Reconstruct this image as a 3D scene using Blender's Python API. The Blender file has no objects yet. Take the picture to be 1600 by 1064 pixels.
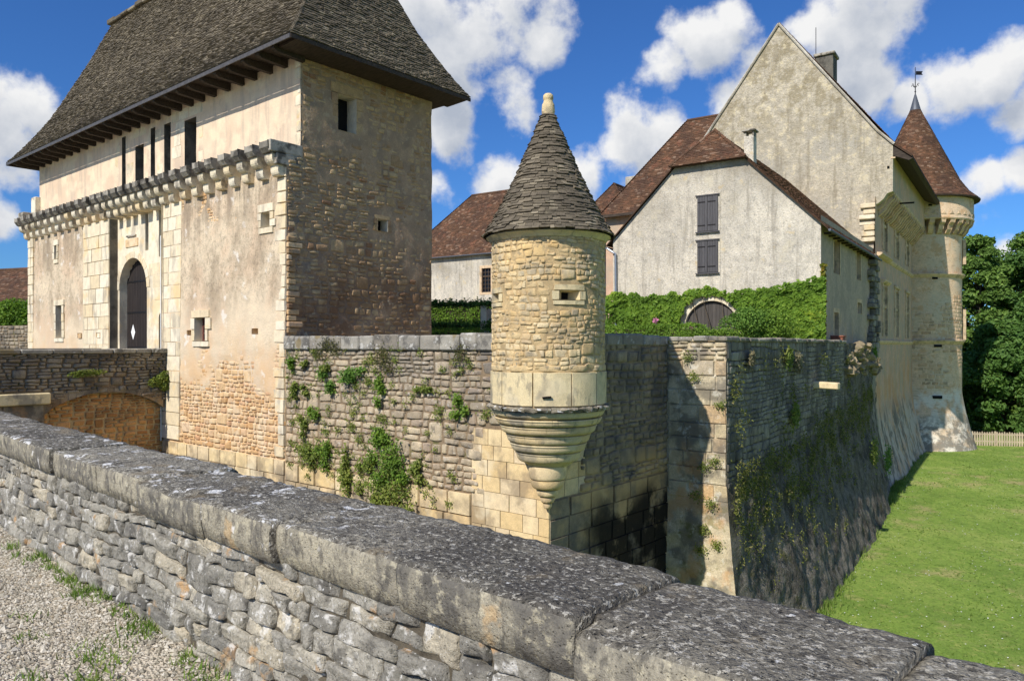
import bpy, math, random
import numpy as np
from mathutils import Vector, Matrix
from mathutils.geometry import tessellate_polygon

scene = bpy.context.scene
PI = math.pi
rad = math.radians

def srgb(r, g, b):
    f = lambda c: (c/12.92 if c <= 0.04045 else ((c+0.055)/1.055)**2.4)
    return (f(r/255), f(g/255), f(b/255), 1.0)

# ------------------------------------------------------------------ camera
# eye at the world origin, looking level along +Y; z = 0 is eye height
cam_data = bpy.data.cameras.new('camera')
cam_data.sensor_width = 36.0
cam_data.lens = 26.62
cam_data.shift_y = 0.005
cam_data.clip_start = 0.05
cam_data.clip_end = 6000
cam = bpy.data.objects.new('camera', cam_data)
cam.rotation_euler = (rad(90), 0, 0)
scene.collection.objects.link(cam)
scene.camera = cam

# ------------------------------------------------------------------ sun and sky
SUN_EL = 41.0
SUN_TRAVEL = 51.6            # compass of the light's travel, degrees from +X towards +Y
el = rad(SUN_EL); az = rad(SUN_TRAVEL)
travel = Vector((math.cos(az)*math.cos(el), math.sin(az)*math.cos(el), -math.sin(el)))
sun_data = bpy.data.lights.new('sun', 'SUN')
sun_data.energy = 5.0
sun_data.angle = rad(0.5)
sun_data.color = (1.0, 0.95, 0.88)
sun = bpy.data.objects.new('sun', sun_data)
sun.rotation_euler = travel.to_track_quat('-Z', 'Y').to_euler()
sun.location = (-30, -40, 45)
scene.collection.objects.link(sun)

world = bpy.data.worlds.new('World')
scene.world = world
world.use_nodes = True
wt = world.node_tree
for n in list(wt.nodes):
    wt.nodes.remove(n)

def cloud_group():
    g = bpy.data.node_groups.new('cloud_density', 'ShaderNodeTree')
    g.interface.new_socket('Vector', in_out='INPUT', socket_type='NodeSocketVector')
    g.interface.new_socket('Density', in_out='OUTPUT', socket_type='NodeSocketFloat')
    N, L = g.nodes, g.links
    gi = N.new('NodeGroupInput'); go = N.new('NodeGroupOutput')
    nrm = N.new('ShaderNodeVectorMath'); nrm.operation = 'NORMALIZE'
    L.new(gi.outputs[0], nrm.inputs[0])
    # cumulus heads seen in the photograph: direction (x/y, z/y) and angular radius
    heads = [(-0.04, .42, .110), (.045, .395, .075), (-.10, .36, .075), (-.075, .275, .06), (.0, .33, .075), (-.02, .22, .05), (-.12, .46, .08), (-.105, .215, .035),
             (.26, .395, .075), (.315, .36, .05), (.21, .37, .045), (.29, .435, .04), (.285, .33, .05),
             (.15, .255, .075), (.20, .285, .05), (.10, .235, .055), (.19, .23, .045),
             (.46, .45, .10), (.44, .375, .065), (.40, .43, .06), (.52, .46, .07), (.47, .345, .05),
             (.58, .345, .065), (.64, .36, .075), (.71, .335, .07), (.53, .325, .04), (.67, .30, .05), (.76, .36, .08),
             (.63, .225, .04), (.67, .235, .045), (.72, .215, .05), (.65, .13, .03), (.69, .125, .03),
             (-.62, .305, .05), (-.68, .27, .07), (-.74, .31, .08), (-.66, .225, .05), (-.72, .20, .08), (-.68, .17, .05)]
    acc = None
    for (hx, hz, r) in heads:
        v = Vector((hx, 1.0, hz)); k = v.length; v.normalize()
        d = N.new('ShaderNodeVectorMath'); d.operation = 'DISTANCE'
        L.new(nrm.outputs[0], d.inputs[0]); d.inputs[1].default_value = v
        m = N.new('ShaderNodeMapRange'); m.interpolation_type = 'SMOOTHSTEP'
        rr = .98*r/k
        m.inputs['From Min'].default_value = rr*1.3; m.inputs['From Max'].default_value = 0.0
        L.new(d.outputs['Value'], m.inputs['Value'])
        if acc is None:
            acc = m.outputs[0]
        else:
            x = N.new('ShaderNodeMath'); x.operation = 'MAXIMUM'
            L.new(acc, x.inputs[0]); L.new(m.outputs[0], x.inputs[1]); acc = x.outputs[0]
    # elsewhere over the dome: the same kind of scattered cumulus
    sep = N.new('ShaderNodeSeparateXYZ'); L.new(nrm.outputs[0], sep.inputs[0])
    zz = N.new('ShaderNodeMath'); zz.operation = 'MAXIMUM'; zz.inputs[1].default_value = 0.0
    L.new(sep.outputs[2], zz.inputs[0])
    za = N.new('ShaderNodeMath'); za.operation = 'ADD'; za.inputs[1].default_value = 0.25
    L.new(zz.outputs[0], za.inputs[0])
    dv = N.new('ShaderNodeVectorMath'); dv.operation = 'DIVIDE'
    cb = N.new('ShaderNodeCombineXYZ')
    for i in range(3): L.new(za.outputs[0], cb.inputs[i])
    L.new(nrm.outputs[0], dv.inputs[0]); L.new(cb.outputs[0], dv.inputs[1])
    big = N.new('ShaderNodeTexNoise'); big.inputs['Scale'].default_value = 1.3; big.inputs['Detail'].default_value = 2
    L.new(dv.outputs[0], big.inputs['Vector'])
    bm_ = N.new('ShaderNodeMapRange'); bm_.inputs['From Min'].default_value = .54; bm_.inputs['From Max'].default_value = .7
    bm_.inputs['To Max'].default_value = .8
    L.new(big.outputs[0], bm_.inputs['Value'])
    back = N.new('ShaderNodeMapRange'); back.inputs['From Min'].default_value = .66; back.inputs['From Max'].default_value = .5
    L.new(sep.outputs[1], back.inputs['Value'])
    mb_ = N.new('ShaderNodeMath'); mb_.operation = 'MULTIPLY'
    L.new(bm_.outputs[0], mb_.inputs[0]); L.new(back.outputs[0], mb_.inputs[1])
    mx = N.new('ShaderNodeMath'); mx.operation = 'MAXIMUM'
    L.new(acc, mx.inputs[0]); L.new(mb_.outputs[0], mx.inputs[1])
    # billows
    n1 = N.new('ShaderNodeTexNoise'); n1.inputs['Scale'].default_value = 10.0; n1.inputs['Detail'].default_value = 9
    n1.inputs['Roughness'].default_value = .58; n1.inputs['Distortion'].default_value = .0
    L.new(nrm.outputs[0], n1.inputs['Vector'])
    s1 = N.new('ShaderNodeMath'); s1.operation = 'MULTIPLY_ADD'; s1.inputs[1].default_value = 3.4; s1.inputs[2].default_value = -1.92
    L.new(n1.outputs[0], s1.inputs[0])
    a1 = N.new('ShaderNodeMath'); a1.operation = 'ADD'
    L.new(mx.outputs[0], a1.inputs[0]); L.new(s1.outputs[0], a1.inputs[1])
    L.new(a1.outputs[0], go.inputs[0])
    return g

def build_world():
    N, L = wt.nodes, wt.links
    out = N.new('ShaderNodeOutputWorld'); bg = N.new('ShaderNodeBackground')
    bg.inputs['Strength'].default_value = 0.075
    sky = N.new('ShaderNodeTexSky'); sky.sky_type = 'NISHITA'; sky.sun_disc = False
    sky.sun_elevation = el
    sky.sun_rotation = math.atan2(-travel.x, -travel.y)
    sky.air_density = 1.0; sky.dust_density = 0.2; sky.ozone_density = 3.0
    hs = N.new('ShaderNodeMix'); hs.data_type = 'RGBA'; hs.blend_type = 'MULTIPLY'; hs.inputs['Factor'].default_value = 1.0
    hs.inputs['B'].default_value = (.52, 1.02, 1.72, 1)          # deep polarised blue
    L.new(sky.outputs[0], hs.inputs['A'])
    tc = N.new('ShaderNodeTexCoord')
    grp = cloud_group()
    d1 = N.new('ShaderNodeGroup'); d1.node_tree = grp
    L.new(tc.outputs['Generated'], d1.inputs[0])
    off = N.new('ShaderNodeVectorMath'); off.operation = 'ADD'; off.inputs[1].default_value = (-.015, 0, .035)
    L.new(tc.outputs['Generated'], off.inputs[0])
    d2 = N.new('ShaderNodeGroup'); d2.node_tree = grp
    L.new(off.outputs[0], d2.inputs[0])
    cov = N.new('ShaderNodeMapRange'); cov.interpolation_type = 'SMOOTHSTEP'
    cov.inputs['From Min'].default_value = -.02; cov.inputs['From Max'].default_value = .60
    L.new(d1.outputs[0], cov.inputs['Value'])
    sh = N.new('ShaderNodeMapRange')
    sh.inputs['From Min'].default_value = 1.15; sh.inputs['From Max'].default_value = -.1
    L.new(d2.outputs[0], sh.inputs['Value'])
    cr = N.new('ShaderNodeMix'); cr.data_type = 'RGBA'
    cr.inputs['A'].default_value = (6.2, 6.9, 8.2, 1); cr.inputs['B'].default_value = (12.8, 12.8, 12.8, 1)
    L.new(sh.outputs[0], cr.inputs['Factor'])
    mx = N.new('ShaderNodeMix'); mx.data_type = 'RGBA'
    L.new(cov.outputs[0], mx.inputs['Factor']); L.new(hs.outputs['Result'], mx.inputs['A']); L.new(cr.outputs['Result'], mx.inputs['B'])
    L.new(mx.outputs['Result'], bg.inputs['Color']); L.new(bg.outputs[0], out.inputs['Surface'])
build_world()
world.cycles.sampling_method = 'MANUAL'
world.cycles.sample_map_resolution = 256

vs = scene.view_settings
vs.view_transform = 'Standard'; vs.look = 'None'; vs.gamma = 1.0; vs.exposure = -0.08
vs.use_curve_mapping = False
scene.render.engine = 'CYCLES'
scene.cycles.use_denoising = True
scene.cycles.use_adaptive_sampling = True
scene.cycles.adaptive_threshold = 0.02
scene.cycles.max_bounces = 5
scene.cycles.diffuse_bounces = 2
scene.cycles.transmission_bounces = 2
scene.cycles.transparent_max_bounces = 6

# ------------------------------------------------------------------ numeric noise
def _hash(ix, iy, iz, seed):
    h = (ix*374761393 + iy*668265263 + iz*1440662683 + seed*974634777) & 0xffffffff
    h = ((h ^ (h >> 13))*1274126177) & 0xffffffff
    h = h ^ (h >> 16)
    return (h & 0xffff)/65535.0

def vnoise(x, y, z=0.0, seed=0):
    x, y, z = np.broadcast_arrays(np.asarray(x, float), np.asarray(y, float), np.asarray(z, float))
    fx, fy, fz = np.floor(x), np.floor(y), np.floor(z)
    ix, iy, iz = fx.astype(np.int64), fy.astype(np.int64), fz.astype(np.int64)
    tx, ty, tz = x-fx, y-fy, z-fz
    tx, ty, tz = [t*t*(3-2*t) for t in (tx, ty, tz)]
    r = 0
    for dx in (0, 1):
        wx = tx if dx else 1-tx
        for dy in (0, 1):
            wy = ty if dy else 1-ty
            for dz in (0, 1):
                wz = tz if dz else 1-tz
                r = r + wx*wy*wz*_hash(ix+dx, iy+dy, iz+dz, seed)
    return r*2-1

def fbm(x, y, z=0.0, seed=0, oct=4, gain=.5):
    a, s, f, t = 1.0, 0, 1.0, 0
    for o in range(oct):
        s = s + a*vnoise(np.asarray(x)*f, np.asarray(y)*f, np.asarray(z)*f, seed+o*17); t += a
        a *= gain; f *= 2.03
    return s/t

def sstep(a, b, x):
    t = np.clip((np.asarray(x, float)-a)/(b-a), 0, 1)
    return t*t*(3-2*t)

# ------------------------------------------------------------------ objects
COL = scene.collection
def frame(x, y, deg, z=0.0):
    return Matrix.Translation((x, y, z)) @ Matrix.Rotation(rad(deg), 4, 'Z')
GATE = frame(-6.27, 21.0, -40.0)        # gatehouse: x along its front, y into the castle
MANOR = frame(11.71, 28.7, -34.06)      # house, manor and round tower
NEAR = frame(.26, 2.366, -43.86)        # parapet beside the photographer: x along its front edge, y to the moat
SITE = frame(0, 0, 0)

class Thing:
    """An Empty at the base of a thing; parts keep the coordinates of their frame."""
    def __init__(self, name, fr, base, label=None, cat=None, group=None, kind=None):
        o = bpy.data.objects.new(name, None)
        o.empty_display_size = .3
        COL.objects.link(o)
        o.matrix_world = fr @ Matrix.Translation(base)
        self.o = o; self.inv = Matrix.Translation(base).inverted()
        if label: o['label'] = label
        if cat: o['category'] = cat
        if group: o['group'] = group
        if kind: o['kind'] = kind

def tag(o, label=None, cat=None, group=None, kind=None):
    if label: o['label'] = label
    if cat: o['category'] = cat
    if group: o['group'] = group
    if kind: o['kind'] = kind
    return o

def link(name, me, parent, fr=None):
    o = bpy.data.objects.new(name, me)
    COL.objects.link(o)
    if isinstance(parent, Thing):
        o.parent = parent.o; o.matrix_parent_inverse = parent.inv
    elif parent is not None:
        o.parent = parent
    elif fr is not None:
        o.matrix_world = fr
    return o

def mesh(name, V, F, mat, parent=None, tint=None, smooth=False, kind=None, label=None, fr=None):
    me = bpy.data.meshes.new(name)
    V = np.asarray(V, float)
    if isinstance(F, np.ndarray) and F.ndim == 2:
        nf, k = F.shape
        me.vertices.add(len(V)); me.vertices.foreach_set('co', V.astype(np.float32).ravel())
        me.loops.add(nf*k); me.loops.foreach_set('vertex_index', F.astype(np.int32).ravel())
        me.polygons.add(nf)
        me.polygons.foreach_set('loop_start', np.arange(0, nf*k, k, dtype=np.int32))
        me.polygons.foreach_set('loop_total', np.full(nf, k, dtype=np.int32))
        me.update(calc_edges=True)
    else:
        me.from_pydata(V.tolist(), [], [list(f) for f in F])
    if tint is not None:
        a = me.attributes.new('tint', 'FLOAT', 'POINT')
        a.data.foreach_set('value', np.asarray(np.broadcast_to(tint, (len(V),)), np.float32).copy())
    me.polygons.foreach_set('use_smooth', np.full(len(me.polygons), bool(smooth)))
    me.materials.append(mat)
    me.validate()
    o = link(name, me, parent, fr)
    if kind: o['kind'] = kind
    if label: o['label'] = label
    return o

class MB:
    """collects simple solids for one mesh"""
    def __init__(s): s.V = []; s.F = []; s.T = []
    def add(s, V, F, t=.5):
        n = len(s.V); s.V += [tuple(v) for v in V]; s.F += [[i+n for i in f] for f in F]; s.T += [t]*len(V); return s
    def box(s, x0, x1, y0, y1, z0, z1, t=.5):
        V = [(x0,y0,z0),(x1,y0,z0),(x1,y1,z0),(x0,y1,z0),(x0,y0,z1),(x1,y0,z1),(x1,y1,z1),(x0,y1,z1)]
        return s.add(V, [(0,3,2,1),(4,5,6,7),(0,1,5,4),(1,2,6,5),(2,3,7,6),(3,0,4,7)], t)
    def prism(s, poly, fn, d0, d1, t=.5):
        """poly: list of (a,b); fn(a,b,d)->xyz; extruded from d0 to d1"""
        n = len(poly)
        V = [fn(a,b,d0) for a,b in poly]+[fn(a,b,d1) for a,b in poly]
        tri = tessellate_polygon([[Vector((a,b,0)) for a,b in poly]])
        F = [list(f) for f in tri]+[[i+n for i in reversed(f)] for f in tri]
        F += [[i,(i+1)%n,(i+1)%n+n,i+n] for i in range(n)]
        return s.add(V, F, t)
    def plate(s, outer, holes, fn, d, depth, t=.5):
        """flat plate with holes facing outward at d, hole sides running in by depth"""
        loops = [outer]+holes
        pts = [p for l in loops for p in l]
        tri = tessellate_polygon([[Vector((a,b,0)) for a,b in l] for l in loops])
        V = [fn(a,b,d) for a,b in pts]; F = [list(f) for f in tri]
        base = len(outer)
        for h in holes:
            m = len(h); k = len(V)
            V += [fn(a,b,d-depth) for a,b in h]
            F += [[base+i, base+(i+1)%m, k+(i+1)%m, k+i] for i in range(m)]
            base += m
        return s.add(V, F, t)
    def tube(s, pts, radii, n=8, t=.5, cap=True):
        pts = [Vector(p) for p in pts]; k = len(s.V); V = []; F = []
        if not hasattr(radii, '__len__'): radii = [radii]*len(pts)
        for i, p in enumerate(pts):
            d = (pts[min(i+1, len(pts)-1)]-pts[max(i-1, 0)]).normalized()
            a = d.orthogonal().normalized() if abs(d.z) > .95 else d.cross(Vector((0,0,1))).normalized()
            b = d.cross(a)
            for j in range(n):
                q = 2*PI*j/n
                V.append(p+(a*math.cos(q)+b*math.sin(q))*radii[i])
        for i in range(len(pts)-1):
            for j in range(n):
                F.append([i*n+j, i*n+(j+1)%n, (i+1)*n+(j+1)%n, (i+1)*n+j])
        if cap:
            F.append(list(range(n))[::-1]); F.append([(len(pts)-1)*n+j for j in range(n)])
        return s.add(V, F, t)
    def lathe(s, prof, n=40, c=(0,0), t=.5, a0=0.0, a1=2*PI):
        V = []; F = []; full = abs(a1-a0-2*PI) < 1e-6; m = n if full else n+1
        for r, z in prof:
            for j in range(m):
                q = a0+(a1-a0)*j/n
                V.append((c[0]+r*math.sin(q), c[1]-r*math.cos(q), z))
        for i in range(len(prof)-1):
            for j in range(n):
                j2 = (j+1) % m
                F.append([i*m+j, i*m+j2, (i+1)*m+j2, (i+1)*m+j])
        return s.add(V, F, t)
    def build(s, name, mat, parent=None, smooth=False, kind=None, label=None, fr=None, bevel=0.0, angle=None):
        o = mesh(name, s.V, s.F, mat, parent, s.T, smooth, kind, label, fr)
        if angle is not None:
            o.data.set_sharp_from_angle(angle=rad(angle))
        if bevel:
            b = o.modifiers.new('bevel', 'BEVEL'); b.width = bevel; b.segments = 1; b.limit_method = 'ANGLE'
        return o

# maps from wall coordinates (along, up, out) to a frame
def front(y0):
    return lambda u, v, w: np.stack(np.broadcast_arrays(u, y0-w, v), -1)
def side(x0):
    return lambda u, v, w: np.stack(np.broadcast_arrays(x0+w, u, v), -1)
def drum(r, c=(0., 0.), rz=None):
    """u = arc length at radius r, u = 0 facing -y"""
    def f(u, v, w):
        q = np.asarray(u)/r
        R = (r if rz is None else rz(np.asarray(v)))+w
        return np.stack(np.broadcast_arrays(c[0]+R*np.sin(q), c[1]-R*np.cos(q), v), -1)
    return f

# ------------------------------------------------------------------ masonry
def rubble(u0, u1, v0, v1, band, wid, seed, warp=.03, big=.15, gap=.018, holes=(), rows=(1, 2, 3)):
    """irregular coursed rubble: list of quads (S,4,2)"""
    R = random.Random(seed); out = []
    v = v0
    while v < v1-1e-4:
        h = R.uniform(*band)
        if v1-(v+h) < band[0]*.55: h = v1-v
        u = u0-R.uniform(0, .5)
        while u < u1:
            seg = R.uniform(1.2, 3.2)*wid[1]
            if R.random() < big:
                n = 1; seg = h*R.uniform(.9, 1.7)
            else:
                n = R.choice(rows[1:]) if h > band[0]*1.15 else rows[-2]
            cuts = [0]+sorted([(i+R.uniform(-.22, .22))/n for i in range(1, n)])+[1]
            for a, b in zip(cuts[:-1], cuts[1:]):
                x = u; lean = 0.0
                while x < u+seg-1e-4:
                    w = R.uniform(*wid)*(1.0 if n > 1 else 9)
                    if u+seg-(x+w) < wid[0]*.7: w = u+seg-x
                    l2 = R.uniform(-.14, .14)*h/n if x+w < u+seg-1e-4 else 0.0
                    out.append([(x+lean, v+a*h), (x+w+l2, v+a*h), (x+w-l2, v+b*h), (x-lean, v+b*h)])
                    x += w; lean = l2
            u += seg
        v += h
    Q = np.array(out)
    U, Vv = Q[..., 0], Q[..., 1]
    edge = np.minimum(1, np.minimum(Vv-v0, v1-Vv)/.12)
    Q2 = Q.copy()
    Q2[..., 1] = Vv+edge*warp*(fbm(U*1.1, Vv*1.3, 0, seed, 3)*1.4)
    Q2[..., 0] = U+warp*fbm(U*1.7, Vv*1.7, 3.3, seed+5, 2)
    Q2[..., 0] = np.clip(Q2[..., 0], u0, u1)
    c = Q2.mean(1, keepdims=True)
    d = Q2-c
    half = np.maximum(np.abs(d), 1e-4)
    Q2 = c+np.sign(d)*np.maximum(half-gap*.5, half*.4)
    keep = (Q2[:, :, 0].max(1)-Q2[:, :, 0].min(1)) > .05
    for (a, b, p, q) in holes:
        x0, x1 = Q2[..., 0].min(1), Q2[..., 0].max(1); y0, y1 = Q2[..., 1].min(1), Q2[..., 1].max(1)
        keep &= ~((x1 > a) & (x0 < b) & (y1 > p) & (y0 < q))
    return Q2[keep]

def ashlar(u0, u1, v0, v1, h, w, seed, gap=.008, holes=(), jit=.12):
    R = random.Random(seed); out = []
    n = max(1, round((v1-v0)/h)); vs_ = [v0+(v1-v0)*i/n+(R.uniform(-.1, .1)*(v1-v0)/n if 0 < i < n else 0) for i in range(n+1)]
    for a, b in zip(vs_[:-1], vs_[1:]):
        x = u0; first = True
        while x < u1-1e-4:
            ww = R.uniform(*w)*(R.uniform(.5, 1) if first else 1); first = False
            if u1-(x+ww) < w[0]*.5: ww = u1-x
            g = gap*.5
            out.append([(x+g, a+g), (x+ww-g, a+g), (x+ww-g, b-g), (x+g, b-g)])
            x += ww
    Q = np.array(out); keep = np.ones(len(Q), bool)
    for (a, b, p, q) in holes:
        x0, x1 = Q[..., 0].min(1), Q[..., 0].max(1); y0, y1 = Q[..., 1].min(1), Q[..., 1].max(1)
        keep &= ~((x1 > a) & (x0 < b) & (y1 > p) & (y0 < q))
    return Q[keep]

def stones(parent, fr, Q, fmap, mat, seed, name='stone', depth=(.03, .07), sink=.05, n=(3, 3), edge=.86, rnd=.2, rough=.012,
           limit=300, wig=.0, tilt=.0, tint_fn=None, mass='rubble_stone', freq=6.0, ring=.80, moat=True, flat=None):
    """one small mesh per stone, the nearest `limit` as objects, the rest joined"""
    if len(Q) == 0: return
    rg = np.random.default_rng(seed)
    if flat is None: flat = edge > .915
    def ax(k):
        if flat: return np.concatenate([[-1], np.linspace(-edge, edge, max(2, k-1)), [1]])
        i = edge-.16
        return np.concatenate([[-1, -edge], np.linspace(-i, i, max(2, k-1)), [edge, 1]])
    A, B = ax(n[0]), ax(n[1])
    na, nb = len(A), len(B)
    bb, aa = np.meshgrid(B, A, indexing='ij')          # rows along up
    aa = aa.ravel(); bb = bb.ravel()
    a2 = aa*np.sqrt(1-rnd*bb*bb); b2 = bb*np.sqrt(1-rnd*aa*aa)
    s, t = (a2+1)/2, (b2+1)/2
    W4 = np.stack([(1-s)*(1-t), s*(1-t), s*t, (1-s)*t], 1)          # (V,4)
    P = np.einsum('vk,skc->svc', W4, Q)
    S = len(Q); U, Vv = P[..., 0], P[..., 1]
    if wig:
        off = rg.uniform(0, 50, (S, 1))
        U = U+wig*vnoise(U*9+off, Vv*9, 0, seed); Vv = Vv+wig*vnoise(U*9, Vv*9+off, 7, seed+1)
    d = rg.uniform(*depth, (S, 1))
    rim = np.maximum(np.abs(aa), np.abs(bb))
    w = np.where(rim > .99, 0, np.where(rim > edge-1e-3, ring, 1.0))[None]*d
    off2 = rg.uniform(0, 90, (S, 1))
    w = w+(rim < .99)[None]*(rough*fbm(U*freq+off2, Vv*freq, off2, seed+3, 3)*1.8+tilt*(rg.uniform(-1, 1, (S, 1))*aa+rg.uniform(-1, 1, (S, 1))*bb)[:, :])
    w = np.where((rim > .99)[None], -sink, w)
    X = fmap(U, Vv, w)
    i, j = np.meshgrid(np.arange(nb-1), np.arange(na-1), indexing='ij')
    k = (i*na+j).ravel()
    F = np.stack([k, k+1, k+1+na, k+na], 1)
    tint = rg.uniform(0, 1, S) if tint_fn is None else np.clip(tint_fn(Q.mean(1)[:, 0], Q.mean(1)[:, 1], rg), 0, 1)
    # the ones that show largest: area over squared distance from the camera
    c = X.mean(1)
    M = np.array(fr)
    cw = c @ M[:3, :3].T+M[:3, 3]
    area = (Q[:, :, 0].max(1)-Q[:, :, 0].min(1))*(Q[:, :, 1].max(1)-Q[:, :, 1].min(1))
    dist = np.linalg.norm(cw, axis=1)
    scr_x = cw[:, 0]/np.maximum(cw[:, 1], .1); scr_z = cw[:, 2]/np.maximum(cw[:, 1], .1)
    seen = (cw[:, 1] > .5) & (np.abs(scr_x) < .70) & (scr_z > -.47) & (scr_z < .48)
    if moat: seen &= scr_z > -(.2494+.24*scr_x)          # not behind the near parapet
    order = np.argsort(-(area/dist**2)*seen)
    single = [q for q in order[:limit] if seen[q]]
    ss = set(single)
    for q in single:
        mesh(name, X[q], F, mat, parent, tint[q], not flat)
    rest = np.array([q for q in range(S) if q not in ss], int)
    if len(rest):
        VV = X[rest].reshape(-1, 3); nv = X.shape[1]
        FF = (F[None]+(np.arange(len(rest))*nv)[:, None, None]).reshape(-1, 4)
        mesh(mass, VV, FF, mat, parent, np.repeat(tint[rest], nv), not flat, 'stuff')

def sheet(name, parent, u0, u1, v0, v1, step, fmap, wfn, mat, holes=(), kind=None, label=None, smooth=True, fr=None, tint=.5, extra=(), skip=None):
    """displaced wall surface with rectangular openings"""
    us = np.linspace(u0, u1, max(2, int((u1-u0)/step)+1)); vs_ = np.linspace(v0, v1, max(2, int((v1-v0)/step)+1))
    for (a, b, p, q) in list(holes)+list(extra):
        us = us[(np.abs(us-a) > step*.4) & (np.abs(us-b) > step*.4)]; vs_ = vs_[(np.abs(vs_-p) > step*.4) & (np.abs(vs_-q) > step*.4)]
    for (a, b, p, q) in list(holes)+list(extra):
        us = np.concatenate([us, [t for t in (a, b) if u0 <= t <= u1]]); vs_ = np.concatenate([vs_, [t for t in (p, q) if v0 <= t <= v1]])
    us = np.unique(np.round(np.concatenate([us, [u0, u1]]), 5)); vs_ = np.unique(np.round(np.concatenate([vs_, [v0, v1]]), 5))
    Vv, U = np.meshgrid(vs_, us, indexing='ij')
    w = wfn(U, Vv)
    X = fmap(U, Vv, w).reshape(-1, 3)
    na, nb = len(us), len(vs_)
    i, j = np.meshgrid(np.arange(nb-1), np.arange(na-1), indexing='ij')
    cu = (us[j]+us[j+1])/2; cv = (vs_[i]+vs_[i+1])/2
    ok = np.ones(i.shape, bool)
    for (a, b, p, q) in holes:
        ok &= ~((cu > a) & (cu < b) & (cv > p) & (cv < q))
    if skip is not None: ok &= ~skip(cu, cv)
    k = (i*na+j)[ok]
    F = np.stack([k, k+1, k+1+na, k+na], 1)
    return mesh(name, X, F, mat, parent, tint, smooth, kind, label, fr)

def tiles(parent, fr, fmap, vmax, lo, hi, mat, seed, expo=.12, wid=(.16, .26), th=.02, name='slate', limit=300, mass='slates', lap=1.9,
          tint_lo=0., tint_hi=1., closed=False, vmin=0., ragged=.012):
    """courses of slates; v runs up the slope, lo(v)..hi(v) along the course"""
    rg = np.random.default_rng(seed)
    rows = []
    v = vmin
    while v < vmax:
        a, b = lo(v), hi(v)
        if b-a > .05:
            nseg = max(1, int((b-a)/((wid[0]+wid[1])/2)))
            cuts = np.sort(a+(b-a)*(np.arange(1, nseg)+rg.uniform(-.3, .3, nseg-1))/nseg) if nseg > 1 else np.array([])
            if closed: cuts = cuts+rg.uniform(0, .1)
            e = np.concatenate([[a], cuts, [b]])
            for x0, x1 in zip(e[:-1], e[1:]):
                dv = rg.uniform(-1, 1)*ragged
                rows.append((x0+.003, x1-.003, v+dv, min(v+expo*lap, vmax+.02), rg.uniform(.75, 1.35)*th, rg.uniform(-.25, .35)*th))
        v += expo*rg.uniform(.9, 1.1)
    T = np.array(rows); S = len(T)
    x0, x1, v0, v1, h, tw = T.T
    z = np.zeros(S)
    P = [(x0, v0, h*2.0+tw), (x1, v0, h*2.0-tw), (x1, v1, h*.25), (x0, v1, h*.25), (x0, v0, h*.7), (x1, v0, h*.7)]
    X = np.stack([fmap(*p) for p in P], 1)
    F = np.array([(0, 1, 2, 3), (4, 5, 1, 0), (4, 0, 3, 3), (5, 2, 1, 1)])
    tint = rg.uniform(tint_lo, tint_hi, S)
    M = np.array(fr); cw = X.mean(1) @ M[:3, :3].T+M[:3, 3]
    sc = cw[:, 2]/cw[:, 1]
    seen = (np.abs(cw[:, 0]/cw[:, 1]) < .675) & (sc < .445)
    nrm = np.cross(X[:, 1]-X[:, 0], X[:, 3]-X[:, 0]) @ M[:3, :3].T
    facing = -(nrm*cw).sum(1)/np.linalg.norm(cw, axis=1)**3
    order = np.argsort(-facing*seen)
    single = [q for q in order[:limit] if seen[q] and facing[q] > 0]
    ss = set(single)
    FL = [(0, 1, 2, 3), (4, 5, 1, 0), (4, 0, 3), (5, 2, 1)]
    for q in single:
        mesh(name, X[q], FL, mat, parent, tint[q])
    rest = np.array([q for q in range(S) if q not in ss], int)
    if len(rest):
        Q4 = np.concatenate([(np.array([(0, 1, 2, 3), (4, 5, 1, 0)])[None]+(np.arange(len(rest))*6)[:, None, None]).reshape(-1, 4)])
        T3 = (np.array([(4, 0, 3), (5, 2, 1)])[None]+(np.arange(len(rest))*6)[:, None, None]).reshape(-1, 3)
        VV = X[rest].reshape(-1, 3)
        T4 = np.concatenate([Q4[:, [0, 1, 2]], Q4[:, [0, 2, 3]], T3])
        mesh(mass, VV, T4, mat, parent, np.repeat(tint[rest], 6), False, 'stuff')

# ------------------------------------------------------------------ foliage
def leaves(C, Nn, size, rg, spread=.6, aspect=.62, droop=0.0):
    """leaf blades (folded diamonds of two triangles each side) at points C, leaning around normals Nn"""
    n = len(C)
    Nn = Nn+rg.normal(0, spread, (n, 3)); Nn /= np.linalg.norm(Nn, axis=1, keepdims=True)+1e-9
    r = rg.normal(0, 1, (n, 3)); r[:, 2] -= droop
    T = r-(r*Nn).sum(1, keepdims=True)*Nn; T /= np.linalg.norm(T, axis=1, keepdims=True)+1e-9
    Bv = np.cross(Nn, T)
    s = (size[0]+(size[1]-size[0])*rg.random((n, 1)))
    fold = .18*s*Nn
    p = np.stack([C-T*s*.5, C+Bv*s*.5*aspect-T*s*.08+fold, C+T*s*.5, C-Bv*s*.5*aspect-T*s*.08+fold], 1)
    V = p.reshape(-1, 3)
    k = np.arange(n)*4
    F = np.concatenate([np.stack([k, k+1, k+2], 1), np.stack([k, k+2, k+3], 1)])
    return V, F, np.repeat(rg.random(n), 4)

def merge(parts):
    V = []; F = []; T = []; n = 0
    for v, f, t in parts:
        V.append(v); F.append(f+n); T.append(t); n += len(v)
    return np.concatenate(V), np.concatenate(F), np.concatenate(T)
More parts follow.
